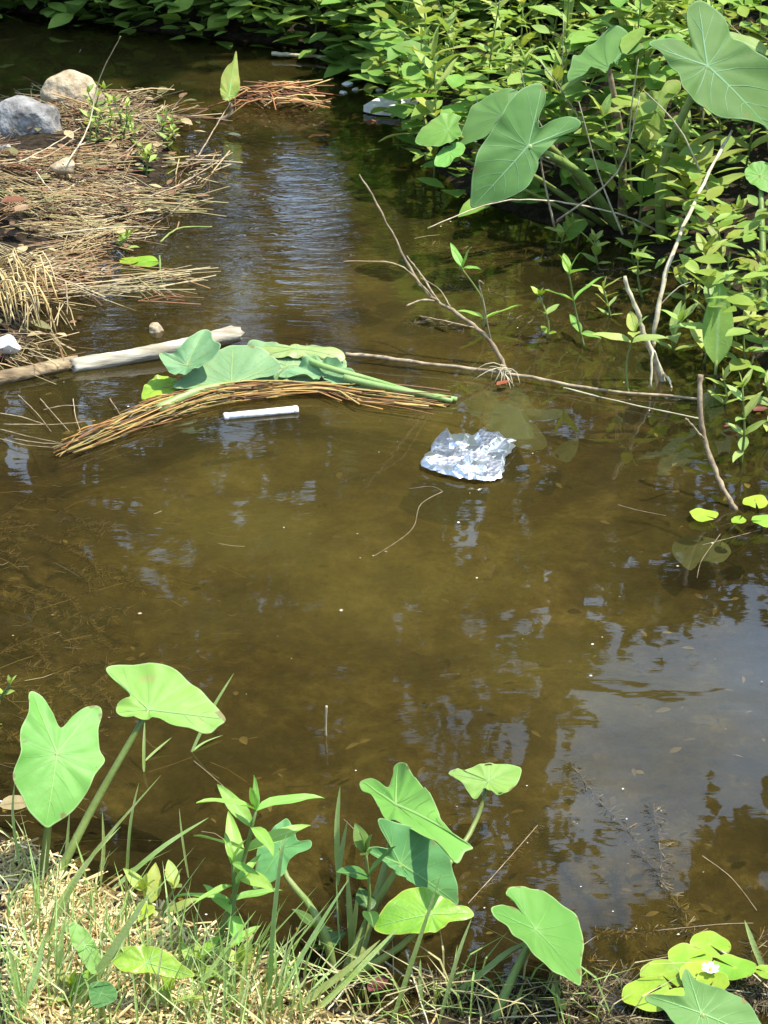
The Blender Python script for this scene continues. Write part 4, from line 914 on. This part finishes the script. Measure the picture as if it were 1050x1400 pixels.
for k in range(22):
    px, py = U(690, 1050), U(10, 200); b0 = gp_(px, py+50); a = U(0, 6.28); L = U(.35, .7); ln = Vector((math.cos(a), math.sin(a)*.6-.3, 0))*L*U(.3, .8)
    s = MB(); s.blade([q_ for q_ in spline([Vector((0, 0, .15)), ln*.3+Vector((0, 0, L*.75)), ln+Vector((0, 0, L*.7))], 8)], U(.012, .022), (math.sin(a), -math.cos(a), 0)); tag(s.build('grass_blade', M['grass'], None, loc=b0), 'long arching grass leaf standing among the bank weeds', 'grass', 'arching grass leaves in the overgrown bank')
for k in range(26):
    px, py = U(720, 1050), U(20, 330); b0 = gp_(px, py+40); a = U(0, 6.28); L = U(.25, .7)
    e = b0 + Vector((math.cos(a)*L*.6, -abs(math.sin(a))*L*.4, U(.2, .65))); P = spline([b0+Vector((0, 0, .1)), b0.lerp(e, .5)+Vector((U(-.08, .08), U(-.08, .08), U(.02, .2))), e], 9)
    s = MB(); s.tube([q_-b0 for q_ in P], [.0038-.0003*i for i in range(9)], 5); tag(s.build('dead_twig', M['twig_pale'], None, loc=b0), 'thin dry stalk tangled in the weeds of the overgrown bank', 'twig', 'dry stalks in the overgrown bank')
rt = at(690, 515, .01); t = thing('root_clump', 'pale bunch of roots at the foot of the forked branch', 'root', rt)
for k in range(16):
    a = U(2.2, 5.6); L = U(.025, .085); s = MB(); s.tube(spline([Vector((U(-.02, .02), U(-.02, .02), .02)), Vector((math.cos(a)*L*.5, math.sin(a)*L*.5, U(.01, .035))), Vector((math.cos(a)*L+U(-.02, .02), math.sin(a)*L, -.004))], 6), [.0022-.0003*i for i in range(6)], 5); s.build('root', M['twig_pale'], t, loc=(0, 0, 0))
# ------------------------------------------------------------------ fallen leaves
def fallen(px, py, wpx, label, mat='deadleaf', z=.008, az=0, el=.05, grp=None):
    p = at(px, py, z); k = (p-Vector((0, 0, CAM_H))).length/FPX
    me_ = lance(.5, .15, .2, 'fallen_leaf', mat); L = wpx*k
    o_ = link('fallen_leaf', me_, None, mtx=frame(p-Vector((math.cos(az), math.sin(az), 0))*L*.5, Vector((math.cos(az), math.sin(az), el)), L, U(-.2, .2), 1.1)); return tag(o_, label, 'leaf', grp)
fallen(437, 187, 30, 'orange dead leaf floating on the rippled water', az=.2)
fallen(508, 168, 24, 'dark red dead leaf floating below the white board', 'deadleaf_dark', az=1.2)
fallen(512, 206, 22, 'yellowed leaf floating below the white board', 'taro_yellow', az=.5)
fallen(688, 524, 22, 'orange-brown leaf caught by the root of the forked branch', z=.02, az=.6)
fallen(1000, 583, 20, 'reddish leaf floating at the low whorled stem', 'deadleaf_dark', az=.1)
fallen(1040, 560, 22, 'orange-brown leaf caught among the shallows plants', 'deadleaf_dark', az=.3)
fallen(518, 1345, 42, 'dark reddish-brown leaf lying on the mud by the taro clump', 'deadleaf_dark', z=.02, az=.9)
fallen(320, 185, 24, 'pale green leaf floating near the far straw heap', 'subleaf', az=-.6)
fallen(25, 1100, 50, 'tan dead leaf behind the upright taro', 'tan_leaf', z=.05, az=.1)
fallen(20, 275, 36, 'broad brown dead leaf on the straw heap', 'deadleaf_dark', z=.14, az=.2)
fallen(30, 285, 26, 'curled tan leaf on the straw heap', 'tan_leaf', z=.15, az=1)

# ------------------------------------------------------------------ sunken leaves and water weed
def sunken(c, ol, label, z=-.045, mat='subleaf'):
    p = at(*c, z); mb = MB(); pts = spline([at(x, y, z)-p for x, y in ol], 40, True); V = [(0, 0, 0)]
    for s in (.5, 1): V += [(q.x*s, q.y*s, q.z+U(-.002, .002)-.008*s) for q in pts]
    F = [(0, 1+k, 1+(k+1) % 40) for k in range(40)]+[(1+k, 41+k, 41+(k+1) % 40, 1+(k+1) % 40) for k in range(40)]
    mb.add(V, F); return tag(mb.build('sunken_leaf', M[mat], None, loc=p), label, 'leaf')
sunken((700, 575), [(680, 550), (705, 552), (725, 570), (748, 600), (735, 612), (700, 605), (670, 585)], 'big grey-green leaf sunk under the surface beside the foil')
sunken((965, 750), [(920, 740), (945, 728), (985, 735), (1000, 750), (985, 765), (960, 762), (945, 775), (925, 760)], 'grey-green leaf sunk under the small lily pads')
sunken((775, 610), [(755, 618), (770, 602), (790, 595), (788, 615), (775, 628)], 'small leaf sunk under water beside the long stick', mat='subleaf')
sw = MB()
def sprig(P, n, L, z=-.003):
    Q = spline([at(x, y, z) for x, y in P], n)
    sw.tube(Q, .0015, 4, (.16, .12, .06))
    for p in Q:
        for _ in range(11):
            a = U(0, 6.28); e = p + Vector((math.cos(a), math.sin(a), U(-.5, .3)))*L*U(.5, 1.2); sw.tube([p, e], [.0012, .0006], 3, rc((.03, .022, .012), (.10, .075, .03), (.24, .19, .10)), caps=False)
for P, n, L in (([(782, 1048), (815, 1090), (860, 1140), (900, 1200), (935, 1250)], 60, .022), ([(893, 1105), (903, 1160), (905, 1210)], 40, .022), ([(815, 1278), (860, 1275), (920, 1270)], 36, .016), ([(650, 1225), (690, 1180), (735, 1128)], 40, .012),
                ([(760, 1330), (840, 1370), (900, 1400)], 30, .03), ([(800, 1310), (850, 1350), (880, 1390)], 30, .03), ([(770, 1390), (830, 1340), (930, 1300)], 30, .03), ([(1040, 1280), (1030, 1310), (1050, 1340)], 20, .03), ([(930, 1255), (950, 1280), (935, 1265)], 20, .025)): sprig(P, n, L)
for _ in range(46):
    x, y = U(-60, 150), U(690, 1010); 
    if x > 160-(abs(y-850))*.35: continue
    a = U(-.9, .9); sprig([(x, y), (x+35*math.cos(a), y+25*math.sin(a)), (x+65*math.cos(a+.3), y+40*math.sin(a+.3))], 14, .02, U(-.020, -.006))
for _ in range(60):
    x, y = U(500, 1040), U(1335, 1400); a = U(-.6, .6); sprig([(x, y), (x+30*math.cos(a), y+20*math.sin(a)), (x+60, y+10)], 12, .022, U(-.01, .02))
for _ in range(34):
    x, y = U(560, 1000), U(250, 480)
    if y < 250+(x-560)*.15: continue
    a = U(-.5, .5); sprig([(x, y), (x+30*math.cos(a), y+12*math.sin(a)), (x+70, y+10)], 12, .03, U(-.04, .0))
tag(sw.build('water_weed', M['slime'], smooth=False), 'dark feathery water weed drifting just under the surface', 'water weed', kind='stuff')

ul = MB()
for _ in range(420):
    px, py = U(0, 1050), U(300, 1340); p = at(px, py, U(-.03, -.004))
    leafquad(ul, p, U(.008, .035), U(.3, .6), rc((.05, .035, .016), (.16, .12, .05), (.26, .21, .10), (.03, .022, .01)), .25)
for _ in range(260):
    px = random.choice((U(0, 120), U(0, 350), U(560, 1040))); py = U(650, 1000) if px < 350 and random.random() < .7 else U(300, 560) if px > 560 else U(900, 1200)
    p = at(px, py, U(-.02, .002)); a = U(-.8, .8); L = U(.02, .10); u = Vector((math.cos(a), math.sin(a), U(-.1, .1)))
    ul.tube([p-u*L*.5, p+Vector((0, U(-.01, .01), 0)), p+u*L*.5], [.0008]*3, 3, rc((.10, .075, .03), (.26, .2, .1), (.04, .03, .015)), caps=False)
tag(ul.build('sunken_litter', M['slime'], smooth=False), 'bits of sunken leaf and stem litter in the murky water', 'litter', kind='stuff')
# specks floating on the surface
fs = MB()
for _ in range(150):
    p = at(U(0, 1050), U(80, 1300)**1, .0025); r = abs(random.gauss(0, .0012))+.0005; a = U(0, 6.28)
    fs.add([p+Vector((math.cos(a+k*1.57)*r*U(.6, 1.6), math.sin(a+k*1.57)*r*U(.6, 1.6), U(0, .001))) for k in range(4)], [(0, 1, 2, 3)], rc((.6, .55, .4), (.35, .28, .15), (.7, .7, .65)))
tag(fs.build('floating_debris', M['straw'], smooth=False), 'pale specks of debris scattered on the water surface', 'debris', kind='stuff')

STN = at(38, 190, .07)
# ------------------------------------------------------------------ straw heap on the island
sd_ = MB(); DC = ((.36, .23, .11), (.22, .12, .06), (.46, .35, .18), (.09, .055, .03), (.52, .43, .25), (.18, .09, .05), (.30, .26, .11))
X = np.random.uniform(-2.4, -.4, 22000); Y = np.random.uniform(4.6, 8.6, 22000); I = sdf(X, Y, ISLE); ok = (I > -.22); X, Y, I = X[ok], Y[ok], I[ok]
ok = (np.random.uniform(size=len(X)) < np.clip((I+.25)*2.6, .1, 1)) & (X > -Y*.24); X, Y = X[ok][:6500], Y[ok][:6500]; Z = np.maximum(height(X, Y), 0)
for x, y, z in zip(X, Y, Z):
    if math.hypot(x-STN.x, y-STN.y+.10) < .19 or float(vnoise(x, y, 5, 9)) < .36 or (y < 6.3 and float(vnoise(x, y, 4, 3)) < .55): continue
    a = (float(vnoise(x, y, 3.5, 5))-.5)*3.2 + random.gauss(.2, .55); L = U(.03, .24)**1.0; u = Vector((math.cos(a), math.sin(a), random.gauss(0, .16))); p = Vector((x, y, z+U(.0, .02)+.10*max(0, float(vnoise(x, y, 6, 6))-.4)*random.random()))
    bd = Vector((U(-1, 1), U(-1, 1), U(-.2, .6)))*L*.07
    sd_.tube([p-u*L*.5, p+bd, p+u*L*.5], [U(.0007, .0014)+(.0016 if random.random() < .18 else 0)]*3, 3, rc(*DC), caps=False)
for x, y, z in list(zip(X, Y, Z))[::9]:
    leafquad(sd_, (x, y, z+U(.0, .05)), U(.02, .07), .5, rc(*DC[1:4], (.16, .15, .06), (.10, .06, .035)), .3)
BC = ((.44, .32, .15), (.34, .20, .09), (.26, .12, .06), (.50, .40, .21), (.40, .34, .15))
for _ in range(34):
    px, py = random.choice(((U(0, 230), U(215, 330)), (U(0, 120), U(290, 470)), (U(60, 215), U(330, 430)), (U(0, 90), U(230, 300))))
    c0 = gp_(px, py); a0 = random.gauss(.1, .55); L0 = U(.15, .42); cc = random.choice(BC); zz = max(c0.z, .004)
    for _ in range(random.randint(5, 16)):
        a = a0+random.gauss(0, .24); L = L0*U(.5, 1.1); u = Vector((math.cos(a), math.sin(a), random.gauss(0, .05))); p = Vector((c0.x+random.gauss(0, .05), c0.y+random.gauss(0, .022), zz+U(.004, .04)))
        sd_.tube([p-u*L*.5, p-u*L*.1+Vector((0, U(-.01, .01), U(0, .012))), p+u*L*.5], [U(.0007, .0018)]*3, 4, rc(cc), caps=False)
tag(sd_.build('straw_debris', M['straw'], smooth=False), 'heap of brown straw and dead stems washed up round the stones', 'straw', kind='stuff')
# pale straw tuft arching at the near end of the heap
th = MB(); c = at(15, 430, .02)
tb = gp_(8, 420); t = thing('straw_tuft', 'tuft of golden dead grass arching down beside the rotting log', 'straw', tb)
for k in range(70):
    a = U(-.9, 1.2); L = U(.12, .26); p = tb + Vector((U(-.15, .06), U(-.12, .12), U(.02, .10)))
    e = p + Vector((math.cos(a)*L*.6, -abs(math.sin(a))*L*.5-.03, -.05)); md = p.lerp(e, .5)+Vector((.02, 0, U(.04, .10)))
    s = MB(); s.tube([q_-tb for q_ in spline([p, md, e], 7)], [.0024]*6+[.001], 4, rc((.62, .46, .2), (.7, .56, .28), (.5, .34, .12))); s.build('stalk', M['straw'], t, loc=(0, 0, 0))
# far straw heap
hb = at(375, 135, .0); t = thing('straw_heap', 'small heap of reddish straw floating by the upright yellow leaf', 'straw', hb)
for k in range(110):
    f = random.gauss(0, .45); p = at(378+f*60+U(-6, 6), 138+U(-14, 10)-8*max(0, 1-abs(f)), U(.01, .05)); a = random.gauss(-.15, .5); L = U(.08, .26); u = Vector((math.cos(a), math.sin(a)*1.2, random.gauss(.02, .1)))
    s = MB(); s.tube([q_-hb for q_ in (p-u*L*.5, p+Vector((0, 0, .015)), p+u*L*.5)], [.0028]*3, 4, rc((.42, .18, .07), (.48, .28, .11), (.28, .11, .05), (.55, .40, .17), (.16, .08, .04))); s.build('stalk', M['straw'], t, loc=(0, 0, 0))

# ------------------------------------------------------------------ cut grass bank
hy = MB(); GC = ((.70, .54, .25), (.60, .43, .18), (.78, .66, .36), (.44, .31, .12), (.68, .58, .27))
X = np.random.uniform(-1.5, .7, 60000); Y = np.random.uniform(1.9, 3.2, 60000); D = sdf(X, Y, POND)
pr = np.where(X < -.28, 1, np.clip(1-(X+.28)*3.2, .06, 1)); ok = (D < -.015) & (X > -Y*.23) & (Y > 2.25) & (np.random.uniform(size=len(X)) < pr*np.clip(-D*7, .15, 1)); X, Y = X[ok][:16000], Y[ok][:16000]; Z = height(X, Y)
for x, y, z in zip(X, Y, Z):
    a = U(0, 6.28); L = U(.02, .07); e = random.gauss(.1, .35); u = Vector((math.cos(a)*math.cos(e), math.sin(a)*math.cos(e), math.sin(e))); p = Vector((x, y, z+U(.0, .03)))
    hy.tube([p-u*L*.5, p+Vector((0, 0, U(-.004, .006))), p+u*L*.5], [U(.0009, .0024)]*3, 3, rc(*GC), caps=False)
tag(hy.build('cut_grass', M['straw'], smooth=False), 'dry mown grass clippings covering the near bank', 'cut grass', kind='stuff')
gr = MB(); k = 0
for x, y, z in list(zip(X, Y, Z))[::16]:
    L = U(.03, .15); a = U(0, 6.28); b0 = Vector((x, y, z)); ln = Vector((math.cos(a), math.sin(a), 0))*L*U(.2, .9)
    gr.blade([b0, b0+ln*.3+Vector((0, 0, L*.55)), b0+ln+Vector((0, 0, L*.85))], U(.0022, .0045), (math.sin(a), -math.cos(a), 0), rc((.30, .42, .11), (.40, .52, .18), (.24, .36, .08), (.50, .52, .24)))
for _ in range(380):
    px, py = U(0, 430), U(1230, 1440)
    if py < 1230+px*.32: continue
    b0 = gp_(px, min(py, 1400)) + Vector((0, -(max(0, py-1400))*.0016, 0)); L = U(.07, .21); a = random.gauss(.9, .9); ln = Vector((math.cos(a), math.sin(a)*.6, 0))*L*U(.15, .75)
    gr.blade([b0, b0+ln*.25+Vector((0, 0, L*.5)), b0+ln+Vector((0, 0, L*.9))], U(.002, .0045), (math.sin(a), -math.cos(a), 0), rc((.34, .48, .13), (.42, .56, .2), (.28, .42, .1), (.52, .56, .26)))
for _ in range(150):
    px, py = U(430, 860), U(1350, 1420); b0 = gp_(px, min(py, 1400)) + Vector((0, -(max(0, py-1400))*.0016, 0)); L = U(.04, .16); a = U(0, 6.28); ln = Vector((math.cos(a), math.sin(a)*.6, 0))*L*U(.3, 1.3)
    gr.blade([b0, b0+ln*.3+Vector((0, 0, L*.45)), b0+ln+Vector((0, 0, L*.6))], U(.002, .004), (math.sin(a), -math.cos(a), 0), rc((.34, .48, .13), (.55, .48, .22), (.28, .42, .1), (.60, .50, .26)))
tag(gr.build('grass', M['grass_vc'], smooth=False), 'short bright green grass growing through the clippings', 'grass', kind='stuff')
GB = 'long grass blade rising from the near bank over the water'
for P, wd in (([(205, 1220), (160, 1290), (95, 1390)], 11), ([(220, 1060), (130, 1165), (85, 1240), (40, 1330)], 6), ([(285, 1118), (220, 1160), (150, 1220)], 6), ([(165, 1130), (110, 1190), (60, 1270)], 5),
              ([(190, 1070), (178, 1130), (172, 1230)], 4), ([(198, 985), (197, 1020), (197, 1055)], 4), ([(235, 1008), (215, 1025), (199, 1040)], 4), ([(320, 920), (290, 970), (262, 1028)], 4), ([(305, 1005), (280, 1015), (262, 1028)], 4),
              ([(465, 1075), (461, 1130), (462, 1195)], 7), ([(475, 1122), (468, 1160), (461, 1210)], 6), ([(460, 1200), (462, 1250), (465, 1300)], 2.5), ([(392, 1140), (383, 1180), (372, 1290), (368, 1400)], 6), ([(478, 1200), (440, 1260), (400, 1330), (365, 1400)], 6),
              ([(520, 1285), (470, 1330), (375, 1400)], 9), ([(545, 1268), (490, 1325), (415, 1400)], 8), ([(603, 1195), (580, 1265), (555, 1340), (535, 1400)], 6), ([(645, 1255), (625, 1310), (600, 1400)], 5), ([(750, 1278), (700, 1298), (660, 1330), (610, 1368)], 8),
              ([(575, 1310), (575, 1345), (580, 1390)], 5), ([(715, 1345), (708, 1370), (700, 1400)], 6), ([(1018, 1258), (1030, 1290), (1046, 1330)], 7), ([(350, 1245), (300, 1310), (250, 1380)], 5), ([(475, 1190), (478, 1240), (482, 1310)], 8), ([(490, 1215), (485, 1260), (478, 1310)], 7),
              ([(20, 1070), (18, 1120), (30, 1200)], 4), ([(140, 1110), (142, 1160), (138, 1205)], 5), ([(95, 1110), (92, 1160), (90, 1205)], 5), ([(245, 1105), (250, 1150), (258, 1200)], 3), ([(235, 1150), (150, 1148), (75, 1155)], 3.5), ([(60, 1280), (50, 1330), (20, 1400)], 8), ([(10, 1290), (25, 1340), (30, 1400)], 8),
              ([(180, 1360), (150, 1385), (130, 1420)], 7), ([(340, 1290), (332, 1340), (325, 1400)], 6), ([(300, 1300), (312, 1350), (318, 1400)], 5), ([(90, 1250), (82, 1310), (85, 1370)], 8), ([(245, 1290), (228, 1340), (222, 1400)], 5), ([(695, 1330), (640, 1355), (600, 1360)], 4), ([(150, 1270), (175, 1300), (190, 1340)], 5)):
    base = gp_(*P[-1]) if P[-1][1] <= 1400 else gp_(P[-1][0], 1400); n = len(P); Q = []
    for i, p in enumerate(P[::-1]): Q.append(base if i == 0 else at_y(p[0], p[1], base.y + .05*i/(n-1)))
    Q = spline(Q, 10); s = MB(); s.blade([q_-base for q_ in Q], wd*base.length/FPX*1.35, (1, -.3, .2)); s.build('grass_blade', M['grass'], None, loc=base)
    k_ = 'broad' if wd >= 7 else 'medium' if wd >= 5 else 'hair-thin'; tag(col.objects[-1], k_ + ' long green grass blade rising from the near bank', 'grass', k_ + ' grass blades on the near bank')
ES = 'dry yellow straw stalk lying on the muddy edge'
for a, b in (((520, 1310), (585, 1360)), ((555, 1300), (585, 1400)), ((480, 1350), (530, 1300)), ((590, 1330), (560, 1320)), ((700, 1370), (790, 1392)), ((560, 1390), (640, 1370)), ((500, 1395), (560, 1350)), ((640, 1395), (760, 1388)), ((900, 1345), (1050, 1360)), ((985, 1300), (1050, 1350)), ((440, 1390), (480, 1340)), ((400, 1370), (350, 1330)), ((380, 1395), (330, 1320))):
    pa, pb = gp_(*a), gp_(*b); twig('straw_stalk', ES, [([(*a, pa.z+.012), ((a[0]+b[0])/2, (a[1]+b[1])/2+U(-3, 3), (pa.z+pb.z)/2+.015), (*b, pb.z+.012)], .0024, .0016)], 'twig_pale', cat='straw', group='straw stalks on the muddy edge')
print('objects', len(bpy.data.objects))
